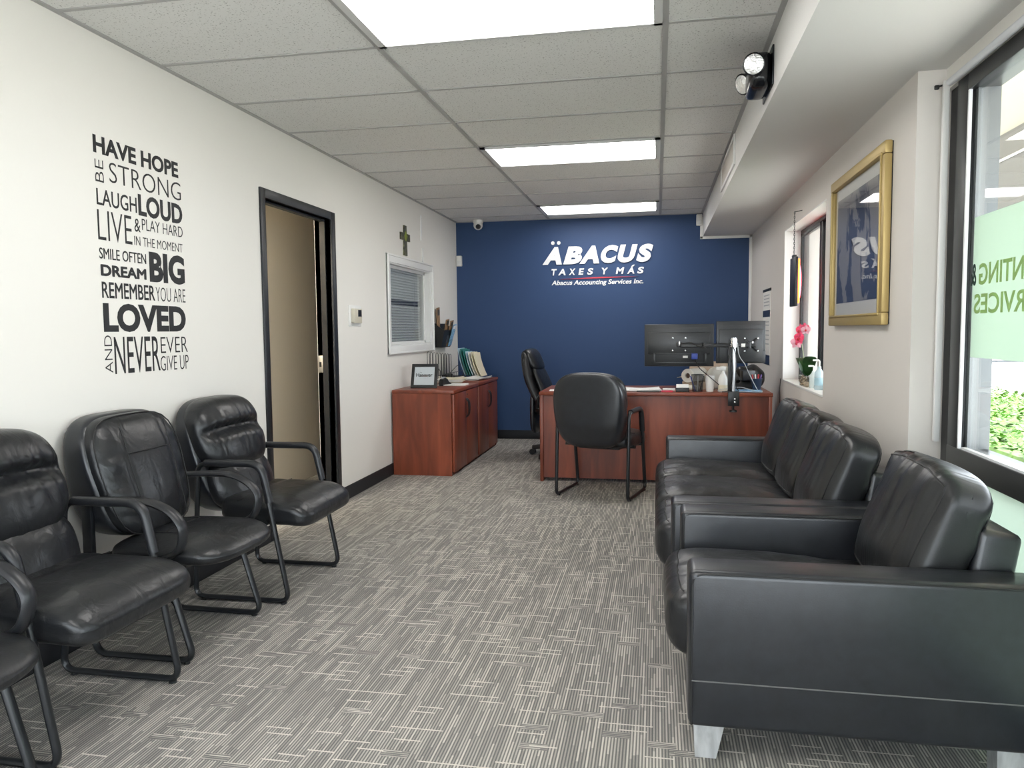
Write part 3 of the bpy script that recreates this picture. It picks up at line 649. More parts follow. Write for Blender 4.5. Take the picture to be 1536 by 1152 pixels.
# ------------------------------------------------------------------ chairs
def chair_pillow(name, label):
    t_ = thing(name, label, 'chair', (0, 0, 0), 0, 'black leather guest chairs')
    yl = .275
    for s in (-1, 1):
        pts = [(-.16, s*.265, .30), (-.12, s*yl, .642), (.175, s*yl, .645), (.212, s*yl, .54), (.295, s*yl, .014), (-.165, s*yl, .014)]
        path = rnd([(-.14, s*yl, .642), (.178, s*yl, .645), (.300, s*yl, .014), (-.175, s*yl, .014)], [.05, .06, .055, .05], 7, True)
        b = sweep(BM(), path, .0135, .0115, 10, (0, 1, 0), True); fr_ = obj('side_frame', b, 'tube', t_)
        ap = rnd([(-.10, s*yl, .646), (.178, s*yl, .648), (.216, s*yl, .47)], .06, 7)
        obj('arm_sleeve', sweep(BM(), ap, .0205, .0175, 12, (0, 1, 0)), 'arm_pad', t_)
        b = BM(); lathe(b, [(.0, 0), (.014, .001), (.014, .010), (.0, .011)], 12, (.27, s*yl, 0)); lathe(b, [(.0, 0), (.014, .001), (.014, .010), (.0, .011)], 12, (-.13, s*yl, 0)); obj('glide', b, 'blackp', fr_)
    b = BM()
    for x in (.19, .03): cyl(b, (x, -yl, .372), (x, yl, .372), .012)
    bx(b, .0, .21, -.16, .16, .346, .372, .004); obj('seat_support', b, 'tube', t_)
    def fs(p, q):
        x, y, z = p.z, p.y, p.x                       # thickness axis becomes z
        z2 = z+.412; xx = x+.162
        if z > 0: z2 += .012*(1-q.y*q.y)*(1-q.z*q.z) - .010*math.exp(-((xx-.05)/.02)**2)*(1-q.y**4)
        z2 -= .045*max(0, (xx-.25)/.15)**2*(1 if z > 0 else .35)
        z2 += .012*(q.z < 0)*abs(q.z)
        return (xx, y*(1-.06*(q.z < 0)*abs(q.z)), z2)
    obj('seat', pad(BM(), (.066, .272, .232), 8, 4.2, 22, fs), 'leather', t_)
    obj('seam', sweep(BM(), smooth([(.05, -.262, .470), (.052, -.15, .474), (.05, 0, .476), (.052, .15, .474), (.05, .262, .470)], 5), .0022, .0022, 6), 'seam', t_)
    # back: shell, lower pad, upper pad
    def lean(x, y, z): return (x-.062-.30*(z-.45), y, z)
    def fb(p, q):
        x, y, z = lean(p.x-.055, p.y*(1-.10*max(0, -q.z)), p.z*1.04+.65)
        if p.x < 0: x = x*(1+q.x)+(-.285+.05*max(0, (.55-z)/.2))*(-q.x)
        return (x, y, z)
    obj('back_shell', pad(BM(), (.045, .268, .265), 3.4, 4, 18, fb), 'leather_flat', t_)
    def fl(p, q):
        x = p.x+((.028*(1-q.y*q.y)+.008*mnoise.noise((p.y*26, p.z*9, 3))) if p.x > 0 else 0)
        return lean(x-.008, p.y*(1-.05*(q.z < 0)*abs(q.z)), p.z+.515)
    obj('lower_cushion', pad(BM(), (.075, .243, .122), 3.4, 2.6, 14, fl), 'leather', t_)
    def fu(p, q):
        x = p.x; zz = p.z
        if x > 0:
            cr = math.exp(-((zz-.035+.02*q.y*q.y)/.026)**2)*(1-abs(q.y)**4)
            x -= .050*cr
            d_ = zz-.035
            x += .022*(1-q.y**2)+.013*mnoise.noise((p.y*34*(1-.9*abs(d_)), d_*5, 7))*math.exp(-(d_/.085)**2)*(1-abs(q.y)**6)
        return lean(x-.004, p.y, zz+.755)
    obj('upper_cushion', pad(BM(), (.086, .264, .178), 3.0, 2.7, 40, fu), 'leather', t_)
    # seam on the side of the upper pad
    pts = []
    for i in range(40):
        a = 2*PI*i/40; y, z = math.cos(a), math.sin(a); r = (abs(y)**3.0+abs(z)**3.0)**(1/3.0)
        pts.append(lean(.020, y/r*.257, z/r*.174+.755))
    obj('seam', sweep(BM(), pts, .0028, .0028, 6, None, True), 'seam', t_)
    return t_
def chair_sleigh(name, label):
    t_ = thing(name, label, 'chair', (0, 0, 0), 0, 'black leather guest chairs')
    yl = .245
    for s in (-1, 1):
        path = rnd([(.10, s*.225, .375), (.145, s*yl, .36), (.250, s*yl, .014), (-.17, s*yl, .014), (-.20, s*.225, .12), (-.19, s*.215, .36)], [.03, .03, .055, .05, .05, .02], 7)
        fr_ = obj('side_frame', sweep(BM(), path, .0155, .0115, 10, (0, 1, 0)), 'tube', t_)
        arm = [(-.155, s*.262, .612), (-.02, s*.268, .622), (.10, s*.27, .620), (.185, s*.27, .590), (.235, s*.27, .535), (.232, s*.265, .475), (.205, s*.262, .435), (.15, s*.25, .405)]
        b = sweep(BM(), smooth(arm, 6), .026, .0135, 12, (0, 1, 0)); obj('arm_loop', b, 'arm_pad', t_)
        b = BM(); bx(b, -.195, -.155, s*.25-.012, s*.25+.012, .30, .625, .004); obj('back_upright', b, 'tube', t_)
        b = BM(); lathe(b, [(.0, 0), (.013, .001), (.013, .010), (.0, .011)], 12, (.215, s*yl, 0)); obj('glide', b, 'blackp', fr_)
    b = BM(); bx(b, -.20, .19, -.19, .19, .345, .375, .006)
    cyl(b, (.08, -.23, .36), (.08, .23, .36), .011); cyl(b, (-.185, -.25, .36), (-.185, .25, .36), .011); obj('seat_pan', b, 'blackp', t_)
    def fs(p, q):
        xx, y, z = p.z+.10, p.y, p.x; z2 = z+.405
        if z > 0: z2 += .014*(1-q.y*q.y)*(1-q.z*q.z)
        z2 -= .035*max(0, (xx-.20)/.16)**2*(1 if z > 0 else .4)
        xx += .035*(1-q.y*q.y)*(q.z > 0)*q.z
        return (xx, y, z2)
    obj('seat', pad(BM(), (.048, .262, .232), 4.5, 3, 16, fs), 'leather', t_)
    b = BM()
    for s in (-1, 1): sweep(b, smooth([(-.10, s*.115, .459), (.05, s*.12, .4635), (.16, s*.10, .462), (.26, s*.05, .452)], 6), .0022, .0022, 6)
    sweep(b, smooth([(.05, -.12, .4635), (.05, 0, .4675), (.05, .12, .4635)], 6), .0022, .0022, 6); obj('seam', b, 'seam', t_)
    def lean(x, y, z): return (x-.075-.27*(z-.45)-.10*max(0, z-.78)**1.5, y, z)
    def wid(z): return 1-.10*max(0, (.72-z)/.27)-.02
    def fb(p, q):
        x, y, z = lean(p.x-.035, p.y*wid(p.z+.685), p.z+.685)
        if p.x < 0: x = x*(1+q.x)+(-.285+.06*max(0, (.60-z)/.2))*(-q.x)
        return (x, y, z)
    obj('back_shell', pad(BM(), (.05, .270, .242), 4, 4.5, 18, fb), 'leather_flat', t_)
    def fc(p, q):
        x = p.x
        if x > 0:
            x += .022*(1-q.y*q.y)*(1-.5*q.z*q.z)-.006*math.exp(-((abs(p.y)-.135)/.010)**2)+.010*mnoise.noise((p.y*9, p.z*26, 5))*math.exp(-((abs(q.y)-.8)/.25)**2)*(1-abs(q.y)**8)
        return lean(x+.0, p.y*wid(p.z+.683), p.z+.683)
    obj('back_cushion', pad(BM(), (.060, .258, .236), 4, 3.0, 32, fc), 'leather', t_)
    b = BM()
    def on(y, z): return Vector(lean(.060+.0185, y*wid(z), z))
    for y in (-.135, .135): sweep(b, smooth([on(y, z) for z in (.50, .60, .70, .80, .88)], 5), .0022, .0022, 6)
    sweep(b, [on(-.135, .775), on(-.06, .775)+Vector((.004, 0, 0)), on(0, .775)+Vector((.006, 0, 0)), on(.06, .775)+Vector((.004, 0, 0)), on(.135, .775)], .0022, .0022, 6); obj('stitching', b, 'seam', t_)
    pts = []
    for i in range(44):
        a = 2*PI*i/44; y, z = math.cos(a), math.sin(a); r = (abs(y)**4+abs(z)**4)**.25; z = z/r*.234+.683
        pts.append(lean(.034, y/r*.254*wid(z), z))
    obj('piping', sweep(BM(), pts, .003, .003, 6, None, True), 'seam', t_)
    return t_
A = chair_pillow('guest_chair', 'black leather guest chair with a tufted pillow back beside the black door frame')
A.location = (-1.95, 3.392, 0)
dup(A, (-1.965, 2.055, 0), 0, 'pillow-back black guest chair cut by the left photo edge, third from the door')
dup(A, (-.428, 5.63, 0), math.radians(75.8), 'black guest chair seen from behind, drawn up to the front of the cherry desk')
Bc = chair_sleigh('guest_chair', 'black guest chair with stitched tall back and curved padded arms, second from the door')
Bc.location = (-1.955, 2.722, 0)
dup(Bc, (-1.93, 1.462, 0), 0, 'guest chair at the bottom left corner, only its curved arm and seat edge showing')

# ------------------------------------------------------------------ executive chair behind the desk
f = thing('executive_chair', 'black high-back executive swivel chair behind the left end of the desk', 'chair', (-.925, 7.32, 0), math.radians(-7))
b = BM()
for k in range(5):
    a = 2*PI*k/5+.55; sweep(b, [(0, 0, .10), (.15*math.cos(a), .15*math.sin(a), .095), (.30*math.cos(a), .30*math.sin(a), .07)], .024, .018, 8)
cyl(b, (0, 0, .07), (0, 0, .42), .03); obj('base', b, 'blackp', f)
for k in range(5):
    a = 2*PI*k/5+.55; b = BM(); c0 = Vector((.30*math.cos(a), .30*math.sin(a), .03)); tt = Vector((-math.sin(a), math.cos(a), 0))
    for s in (-1, 1): cyl(b, c0+tt*.006*s, c0+tt*.026*s, .029)
    cyl(b, c0, c0+Vector((0, 0, .045)), .009); obj('caster', b, 'blackp', f)
obj('seat', pad(BM(), (.06, .26, .26), 5, 3, 12, lambda p, q: (p.z+.03, p.y, p.x+.47)), 'leather', f)
def lean2(x, y, z): return (x-.19-.42*(z-.52)+.38*max(0, z-.60)**2*0-.0*z, y, z)
def bk(p, q):
    z = p.z+.70; x = p.x
    c_ = -.03*math.cos((z-.70)/.36*PI*.9)
    return lean2(x+c_+.05, p.y*(1-.12*max(0, (z-.8)/.27)), z)
obj('backrest', pad(BM(), (.055, .25, .345), 5, 3, 16, bk), 'leather', f)
obj('headrest', pad(BM(), (.055, .185, .105), 4, 2.6, 12, lambda p, q: lean2(p.x+.105, p.y, p.z+.955)), 'leather', f)
obj('lumbar_cushion', pad(BM(), (.04, .20, .22), 4, 2.6, 12, lambda p, q: lean2(p.x+.105, p.y, p.z+.68)), 'leather', f)
obj('back_cover', pad(BM(), (.04, .22, .22), 4, 2.8, 12, lambda p, q: (p.x-.235, p.y, p.z+.45)), 'leather_flat', f)
for s in (-1, 1):
    path = smooth([(-.17, s*.27, .50), (-.13, s*.29, .62), (-.02, s*.295, .695), (.12, s*.295, .715), (.24, s*.295, .69)], 6)
    obj('armrest', sweep(BM(), path, .028, .016, 10, (0, 1, 0)), 'arm_pad', f)
    obj('arm_bracket', sweep(BM(), smooth([(.10, s*.24, .47), (.14, s*.29, .52), (.14, s*.295, .70)], 6), .02, .011, 8, (1, 0, 0)), 'blackp', f)

# ------------------------------------------------------------------ sofa and armchair
def seating(name, label, cat, loc, arm_t, seat_w, ns, depth, rz=0):
    """local x from the arm fronts (0) to the back, y from the near arm's outer side"""
    t_ = thing(name, label, cat, loc, rz); Wd = arm_t*2+seat_w*ns
    for k, ya in enumerate((0, Wd-arm_t)):
        a = obj('arm', bx(BM(), 0, depth-.02, ya, ya+arm_t, .108, .564, .020, 5), 'leather_flat', t_)
        b = BM()
        for y, s in ((ya+.0035, -1), (ya+arm_t-.0035, 1)):
            yy = y
            sweep(b, rnd([(.010, yy, .115), (.010, yy, .555), (depth-.04, yy, .555)], .040, 6), .0035, .0035, 6)
        obj('piping', b, 'seam', a)
        if k == 0: obj('stitched_seam', sweep(BM(), [(.01, ya-.0005, .246), (depth*.5, ya-.0005, .246), (depth-.03, ya-.0005, .246)], .0022, .0022, 6), 'stitch', a)
    # base rail and back frame
    obj('base_frame', bx(BM(), .03, depth-.06, arm_t, Wd-arm_t, .11, .21, .01), 'leather_flat', t_)
    b = BM(); b2 = BM(); bx(b2, -.06, .055, arm_t+.004, Wd-arm_t-.004, -.27, .285, .02, 3); merge(b, b2, Matrix.Translation((depth-.125, 0, .385)) @ Matrix.Rotation(math.radians(9), 4, 'Y'))
    obj('back_frame', b, 'leather_flat', t_)
    for x in (.018, depth-.125):
        for y in (.035, Wd-.035-.07):
            b = BM(); q = [bmesh_v for bmesh_v in ()]
            lo = [(x+.004, y+.004), (x+.064, y+.004), (x+.064, y+.066), (x+.004, y+.066)]; hi = [(x-.0, y), (x+.088, y), (x+.088, y+.07), (x, y+.07)]
            va = [b.verts.new((p, r, 0)) for p, r in lo]; vb = [b.verts.new((p, r, .112)) for p, r in hi]
            b.faces.new(va[::-1]); b.faces.new(vb)
            for i in range(4): b.faces.new((va[i], va[(i+1) % 4], vb[(i+1) % 4], vb[i]))
            obj('leg', b, 'legm', t_, 'brushed metal block leg')
    for k in range(ns):
        yc = arm_t+seat_w*(k+.5); hw = seat_w/2-.002
        def fs(p, q):
            x, y, z = p.z+.328, p.y+yc, p.x+.334
            if p.x > 0: z += .020*(1-q.y**4)*(1-q.z*q.z)+.007*mnoise.noise((x*9, y*9, k*3.1))*(1-q.z**4) - .03*max(0, (x-.05)/.6)*(p.x/.112)
            if q.z < -.5: x += .05*max(0, (.30-z)/.1)*(-q.z-.5)*1.0 - .016*(1-q.y**4)+.006*mnoise.noise((z*8, y*22, k*5.1))
            return (x, y, z)
        c_ = obj('seat_cushion', pad(BM(), (.112, hw, .375), 12, 5.5, 26, fs), 'leather_old', t_)
        pts = []
        for i in range(17):
            y = -.93+1.86*i/16; pts.append(onpad((.112, hw, .375), 12, 5.5, fs, (1, y, -1)))
        obj('piping', sweep(BM(), pts, .0028, .0028, 6), 'seam', c_)
        lz = math.radians(19); sl, cl = math.sin(lz), math.cos(lz); cx_, cz_ = depth-.213, .604
        def fb(p, q):
            x, z = p.x, p.z
            if x < 0:
                x -= .045*(1-q.y*q.y)*(1-.55*q.z*q.z)
                x -= .010*math.exp(-((q.z+.35)/.3)**2)*(1-q.y*q.y)
            z += .014*(1-q.y*q.y)*(q.z > 0)*q.z - .034*abs(q.y)**4*(q.z > 0)*q.z
            if x < 0: x += .018*mnoise.noise((p.y*17+k*9, p.z*4, 2))*max(0, q.z+.45)*(1-abs(q.y)**8)*(q.z < .97)
            elif abs(q.y) > .9: x += .008*mnoise.noise((p.z*12, p.x*9, k))
            return (cx_+x*cl+z*sl, p.y+yc, cz_-x*sl+z*cl)
        c_ = obj('back_cushion', pad(BM(), (.078, hw, .212), 9, 5.5, 36, fb), 'leather_fold', t_)
        b = BM()
        for xs in (-1, 1):
            pts = []
            for i in range(72):
                a = 2*PI*i/72; y, z = math.cos(a), math.sin(a); r = max(abs(y), abs(z)); pts.append(onpad((.078, hw, .212), 9, 5.5, fb, (xs, y/r, z/r)))
            sweep(b, pts, .0030, .0030, 6, None, True)
        obj('piping', b, 'seam', c_)
    return t_
seating('sofa', 'long black leather sofa against the right wall, three seats wide', 'sofa', (.058, 2.990, 0), .14, .5455, 3, .91)
seating('armchair', 'worn black leather armchair at the lower right, before the shop window', 'armchair', (.090, 2.130, 0), .145, .563, 1, .94)

# ------------------------------------------------------------------ cabinets
def cabinet(y, label):
    t_ = thing('storage_cabinet', label, 'cabinet', (-1.972, y, 0), 0, 'cherry storage cabinets')
    w_, d_ = .904, .272
    b = BM(); bx(b, -d_, d_-.02, .0, .02, .0, .708); bx(b, -d_, d_-.02, w_-.02, w_, 0, .708); bx(b, -d_, -d_+.012, .02, w_-.02, .0, .708); bx(b, -d_, d_-.03, .02, w_-.02, .0, .07)
    obj('body', b, 'wood_z', t_)
    obj('top', bx(BM(), -d_-.002, d_+.006, -.002, w_+.002, .708, .738, .003), 'wood_y', t_)
    for s in (0, 1):
        yy = .022+s*(w_/2-.021)
        dr = obj('door', bx(BM(), d_-.02, d_, yy, yy+w_/2-.024, .03, .702, .002), 'wood_z', t_)
        yh = w_/2+(-.022 if s == 0 else .022)
        pts = [(d_+.002, yh, .46), (d_+.022, yh, .49), (d_+.027, yh, .545), (d_+.022, yh, .60), (d_+.002, yh, .63)]
        obj('handle', sweep(BM(), smooth(pts, 6), .011, .005, 8, (0, 1, 0)), 'blackp', dr)
    obj('lock', lathe(BM(), [(.008, 0), (.008, .004), (.006, .005)], 12, (d_, w_/2+.03, .665), 'x'), 'blackp', t_)
cabinet(6.163, 'nearer cherry storage cabinet along the left wall, framed sign on top')
cabinet(7.075, 'farther cherry storage cabinet beside the blue wall, folders on top')
ZT = .738
# framed sign
f = thing('picture_frame', 'black desk frame with a printed insurer name, leaning on the near cabinet', 'picture frame', (-2.035, 6.40, ZT), math.radians(5))
tilt = Matrix.Rotation(math.radians(-22), 4, 'X')
def tb(bm): bmesh.ops.transform(bm, matrix=tilt, verts=bm.verts); return bm
b = BM(); fw, fh, bw = .118, .225, .027
for p, q, r, s in ((-fw, fw, 0, bw), (-fw, fw, fh-bw, fh), (-fw, -fw+bw, bw, fh-bw), (fw-bw, fw, bw, fh-bw)): bx(b, p, q, -.009, .009, r, s, .002)
obj('frame', tb(b), 'blackp', f)
obj('print', tb(bx(BM(), -fw+bw, fw-bw, -.003, .004, bw, fh-bw)), mat('pale_print', (.55, .60, .62), .3), f)
obj('lettering', tb(text_bm('Hanover', (-.075, -.0032, .105), (1, 0, 0), (0, 0, 1), .148, .034, .0006, .02)), 'decal', f)
obj('lettering', tb(text_bm('The', (-.045, -.0032, .142), (1, 0, 0), (0, 0, 1), .02, .008, .0006)), 'decal', f)
obj('lettering', tb(text_bm('Insurance Group', (-.045, -.0032, .088), (1, 0, 0), (0, 0, 1), .11, .009, .0006)), 'greyp', f)
obj('easel_leg', poly(BM(), [Vector((-.03, .03, .11)), Vector((.03, .03, .11)), Vector((.04, .10, .0)), Vector((-.04, .10, .0))], (0, .005, 0)), mat('easel_silver', (.5, .5, .5), .35, metal=.6), f)
f = thing('tape_dispenser', 'small dark rounded tape dispenser beside the desk frame', 'tape dispenser', (-1.93, 6.72, ZT), math.radians(70))
b = BM(); poly(b, [Vector((x, -.022, z)) for x, z in ((-.07, 0), (.075, 0), (.075, .02), (.03, .03), (.02, .06), (-.02, .075), (-.055, .06), (-.07, .03))], (0, .044, 0)); bmesh.ops.bevel(b, geom=list(b.edges), offset=.004, segments=2, affect='EDGES'); obj('body', b, 'blackp', f)
obj('tape_roll', cyl(BM(), (-.02, -.012, .055), (-.02, .012, .055), .028), 'greyp', f)
# wire rack
f = thing('wire_rack', 'tall black wire file sorter rack against the left wall on the cabinets', 'file rack', (-2.16, 7.50, ZT))
b = BM()
for i in range(9):
    y = -.40+i*.10
    sweep(b, rnd([(-.055, y, .04), (-.055, y, .30-.006*i), (-.055, y+.07, .30-.006*i), (-.055, y+.07, .04)], .03, 5), .003, .003, 6)
obj('loop_wires', b, 'wire', f)
b = BM()
for z, x in ((.02, -.07), (.02, .09), (.075, .09), (.04, -.055)): sweep(b, [(x, -.45, z), (x, 0, z), (x, .45, z)], .003, .003, 6)
for i in range(10): sweep(b, [(-.07, -.45+i*.1, .02), (.09, -.45+i*.1, .02), (.09, -.45+i*.1, .075)], .0025, .0025, 6)
for y in (-.45, .45): sweep(b, rnd([(-.07, y, 0.003), (.09, y, .003), (.09, y, .13), (.02, y, .13), (-.07, y, .04)], .02, 4), .003, .003, 6)
obj('tray_wires', b, 'wire', f)
for y in (7.42, 7.52, 7.60):
    f = obj('charger_adapter', bx(BM(), -.03, .03, -.022, .022, -.018, .018, .005), 'blackp', loc=(-2.13, y, ZT+.04))
    tag(f, 'small black adapter lying in the wire rack tray', 'adapter', 'black adapters in the wire rack')
# papers on the cabinets
def sheets(name, label, loc, rz, sx, sy, n, m, cat='papers', curl=.0, group=None):
    o = thing(name, label, cat, loc, rz, group)
    for k in range(n):
        b = BM(); N_ = 8; a = random.uniform(-.10, .10); dx, dy = random.uniform(-.012, .012), random.uniform(-.012, .012); top = []; z = .0015+k*.005
        vs = [[b.verts.new((dx+(i/N_-.5)*sx*math.cos(a)-(j/N_-.5)*sy*math.sin(a), dy+(i/N_-.5)*sx*math.sin(a)+(j/N_-.5)*sy*math.cos(a), z+curl*abs(i/N_-.5)**2*4*(.4+.6*j/N_))) for j in range(N_+1)] for i in range(N_+1)]
        for i in range(N_):
            for j in range(N_): b.faces.new((vs[i][j], vs[i+1][j], vs[i+1][j+1], vs[i][j+1]))
        r_ = bmesh.ops.extrude_face_region(b, geom=list(b.faces)); bmesh.ops.translate(b, vec=(0, 0, .0035), verts=[v for v in r_['geom'] if isinstance(v, bmesh.types.BMVert)])
        obj('sheet', b, m if isinstance(m, str) else m[k % len(m)], o)
    return o
sheets('paper_stack', 'thick loose stack of white papers beside the wire rack', (-1.98, 7.12, ZT), .2, .24, .34, 8, ['paper', 'manila', 'paper'], curl=.012)
sheets('paper_sheet', 'flat white papers at the cabinet front edge before the thick stack', (-1.86, 6.78, ZT), .1, .26, .20, 2, 'paper')
sheets('legal_pad', 'yellow legal pad beyond the thick paper stack', (-1.98, 7.60, ZT), .1, .22, .30, 3, 'yellow', cat='notepad')
sheets('document_pile', 'curled white documents near the cabinet edge below the folders', (-1.80, 7.52, ZT), -.3, .18, .26, 4, ['paper', 'greyp', 'paper'], curl=.018)
# step sorter with folders
f = thing('folder_holder', 'black stepped wire holder under the upright folders', 'file holder', (-1.93, 7.80, ZT))
b = BM()
for i in range(7): sweep(b, rnd([(-.10+i*.035, -.06, .003), (-.10+i*.035, -.06, .05+.01*i*0), (-.10+i*.035, .09, .12), (-.10+i*.035, .09, .003)], .01, 3), .0025, .0025, 6)
for y, z in ((-.06, .003), (.09, .003)): sweep(b, [(-.11, y, z), (0, y, z), (.12, y, z)], .003, .003, 6)
obj('wire_steps', b, 'wire', f)
for k, (m_, lab, hh) in enumerate((('lblue', 'pale blue folder, leftmost in the upright folder row', .29), ('teal', 'teal green folder right of the pale blue folder', .285), ('teal', 'second teal folder in the upright row', .275), ('lblue', 'pale blue folder between the teal and cream folders', .255), ('paper', 'white papers upright just left of the cream folder', .25), ('manila', 'cream folder behind the front one in the upright row', .25), ('manila', 'frontmost cream folder, rightmost in the upright row', .245))):
    o = thing('file_folder', lab, 'folder', (-2.045+k*.034, 7.86-k*.022, ZT+.03), math.radians(-4), 'folders in the upright holder')
    b = BM(); N_ = 8
    vs = []
    for s in (0, 1):
        row = []
        for i in range(N_+1):
            z = hh*i/N_; off = .05*(1-i/N_)**2
            row.append([b.verts.new((off+(.008*s)-.03*(i/N_), y, z)) for y in (-.11, .10)])
        vs.append(row)
    for s in (0, 1):
        for i in range(N_): b.faces.new((vs[s][i][0], vs[s][i][1], vs[s][i+1][1], vs[s][i+1][0]))
    for i in range(N_):
        for j in (0, 1): b.faces.new((vs[0][i][j], vs[1][i][j], vs[1][i+1][j], vs[0][i+1][j]))
    b.faces.new((vs[0][0][0], vs[1][0][0], vs[1][0][1], vs[0][0][1])); b.faces.new((vs[0][N_][0], vs[1][N_][0], vs[1][N_][1], vs[0][N_][1]))
    obj('cover', b, m_, o)

# ------------------------------------------------------------------ desk
f = thing('desk', 'cherry laminate desk with a recessed front panel facing the waiting area', 'desk', (-.033, 6.43, 0))
obj('desktop', bx(BM(), -.912, .912, -.374, .374, .710, .738, .003), 'wood_x', f)
for x in (-.908, .883): obj('side_panel', bx(BM(), x, x+.025, -.368, .37, 0, .710, .001), 'wood_z', f)
obj('modesty_panel', bx(BM(), -.883, .883, -.335, -.315, .028, .710), 'wood_z', f)
# monitor arm stand
f = thing('dual_monitor_stand', 'black dual monitor arm clamped to the desk front edge', 'monitor stand', (.585, 6.10, .738))
b = BM(); bx(b, -.042, .042, -.055, .03, .0, .012, .002); bx(b, -.042, .042, -.057, -.047, -.10, .012, .002); bx(b, -.030, .030, -.055, .02, -.10, -.088, .002); obj('clamp', b, 'blackp', f)
b = BM(); cyl(b, (0, -.02, -.135), (0, -.02, -.035), .008); cyl(b, (0, -.02, -.15), (0, -.02, -.135), .03, .026); obj('clamp_screw', b, 'blackp', f)
for z in (-.045, -.07): obj('screw_head', lathe(BM(), [(.007, 0), (.007, -.006), (.004, -.008)], 12, (.008, -.057, z), 'y'), 'chrome', f)
obj('pole', cyl(BM(), (0, -.005, .01), (0, -.005, .415), .0175), 'steel', f)
b = BM(); bx(b, -.040, -.016, -.03, .02, .0, .36, .004); obj('cable_cover', b, 'blackp', f)
b = BM(); cyl(b, (0, -.005, .355), (0, -.005, .42), .03); cyl(b, (0, -.005, .42), (0, -.005, .428), .024); obj('collar', b, 'chrome', f)
b = BM(); bx(b, -.225, -.02, -.022, .012, .355, .385, .004); bx(b, -.40, -.215, .0, .03, .352, .382, .004); cyl(b, (-.22, .0, .35), (-.22, .0, .392), .018); obj('arm', b, 'blackp', f)
b = BM(); bx(b, .02, .12, -.022, .012, .355, .385, .004); bx(b, .10, .17, .0, .04, .355, .385, .004); cyl(b, (.115, 0, .35), (.115, 0, .392), .018); obj('arm', b, 'blackp', f)
for xv, zc in ((-.412, .378), (.145, .372)):
    b = BM(); bx(b, xv-.02, xv+.02, .02, .115, zc-.02, zc+.02, .004)
    for a in (PI/4, 3*PI/4):
        b2 = BM(); bx(b2, -.075, .075, -.003, .003, -.009, .009, .001); merge(b, b2, Matrix.Translation((xv, .117, zc)) @ Matrix.Rotation(a, 4, 'Y'))
    pl = obj('vesa_plate', b, 'blackp', f)
    for dx in (-.05, .05):
        for dz in (-.05, .05): obj('mount_screw', lathe(BM(), [(.0075, 0), (.0075, -.005), (.004, -.007)], 10, (xv+dx, .113, zc+dz), 'y'), 'chrome', pl)
    obj('tilt_bolt', bx(BM(), xv-.006, xv+.006, .008, .02, zc-.012, zc+.03, .002), 'chrome', pl)
b = BM(); bx(b, .055, .085, -.030, -.02, .356, .384, .002); obj('arm_badge', b, 'plastic', f)
def monitor(label, x, y, z, rz, hw, hh, port):
    o = thing('monitor', label, 'monitor', (x, y, z), rz, 'monitors on the dual arm')
    b = bx(BM(), -hw, hw, 0, .022, -hh, hh, .004); obj('screen_housing', b, 'monitor', o)
    b = bx(BM(), -hw*.90, hw*.90, -.014, .002, -hh*.94 if not port else -hh*.42, hh*.62, .006); obj('back_cover', b, 'monitor', o)
    obj('screen', bx(BM(), -hw+.012, hw-.012, .0215, .0225, -hh+.02, hh-.012), mat('screen_glass', (.01, .01, .012), .15), o)
    obj('vent_slot', bx(BM(), -hw*.72, hw*.80, -.0005, .004, hh*.80, hh*.83), 'blackp', o)
    if port:
        b = BM()
        for p, q, r, s in ((-hw*.74, hw*.80, -hh*.42, -hh*.36), (-hw*.74, hw*.80, -hh*.86, -hh*.80), (-hw*.74, -hw*.68, -hh*.86, -hh*.36), (hw*.74, hw*.80, -hh*.86, -hh*.36)): bx(b, p, q, -.016, .0, r, s, .002)
        obj('port_recess', b, 'monitor', o)
        pg = obj('video_plug', bx(BM(), hw*.36, hw*.54, -.040, -.0, -hh*.66, -hh*.38, .004), 'bluep', o, 'blue video plug')
        obj('port_label', bx(BM(), hw*.12, hw*.26, -.003, -.0, -hh*.60, -hh*.50), 'plastic', o)
    else:
        obj('chin', bx(BM(), -hw*.02, hw*1.0, -.010, .0, -hh*.96, -hh*.40, .004), 'blackp', o)
        obj('lower_plug', bx(BM(), -hw*.45, -hw*.30, -.03, 0, -hh*.75, -hh*.40, .004), 'plastic', o)
    return o
monitor('left flat monitor seen from behind, with a blue video plug', .172, 6.225, 1.108, math.radians(-2), .273, .170, True)
monitor('right flat monitor seen from behind, by the right wall', .654, 6.232, 1.130, math.radians(5), .190, .168, False)
def cable(label, pts, r=.0035, m_='wire', grp='cables around the monitor stand'):
    o = obj('cable', sweep(BM(), smooth(pts, 6), r, r, 6), m_); return tag(o, label, 'cable', grp)
cable('black cable hanging from the blue plug to the desk', [(.30, 6.19, 1.0), (.33, 6.16, .93), (.42, 6.15, .85), (.50, 6.17, .78), (.55, 6.2, .744)])
cable('black cable drooping in a loop along the monitor arm', [(.19, 6.15, 1.12), (.26, 6.10, 1.13), (.33, 6.08, 1.10), (.40, 6.075, 1.105), (.5, 6.065, 1.125), (.58, 6.05, 1.09), (.60, 6.05, .98), (.60, 6.06, .80), (.64, 6.12, .745)])
cable('black cable looping from the stand collar down the pole', [(.56, 6.05, 1.14), (.54, 6.04, 1.05), (.57, 6.045, .98), (.575, 6.05, .85), (.55, 6.06, .76), (.50, 6.10, .743)])
cable('grey cable running from the right monitor to the desk pens', [(.61, 6.06, 1.13), (.625, 6.06, 1.03), (.67, 6.09, .96), (.70, 6.12, .90), (.74, 6.13, .82), (.78, 6.14, .745)], .003, 'greyp')
cable('pale cable coiled on the desk at the pole foot', [(.50, 6.09, .743), (.47, 6.10, .752), (.50, 6.13, .76), (.56, 6.11, .77), (.64, 6.10, .78), (.72, 6.11, .76), (.79, 6.13, .744)], .003, 'greyp')
DT = .738
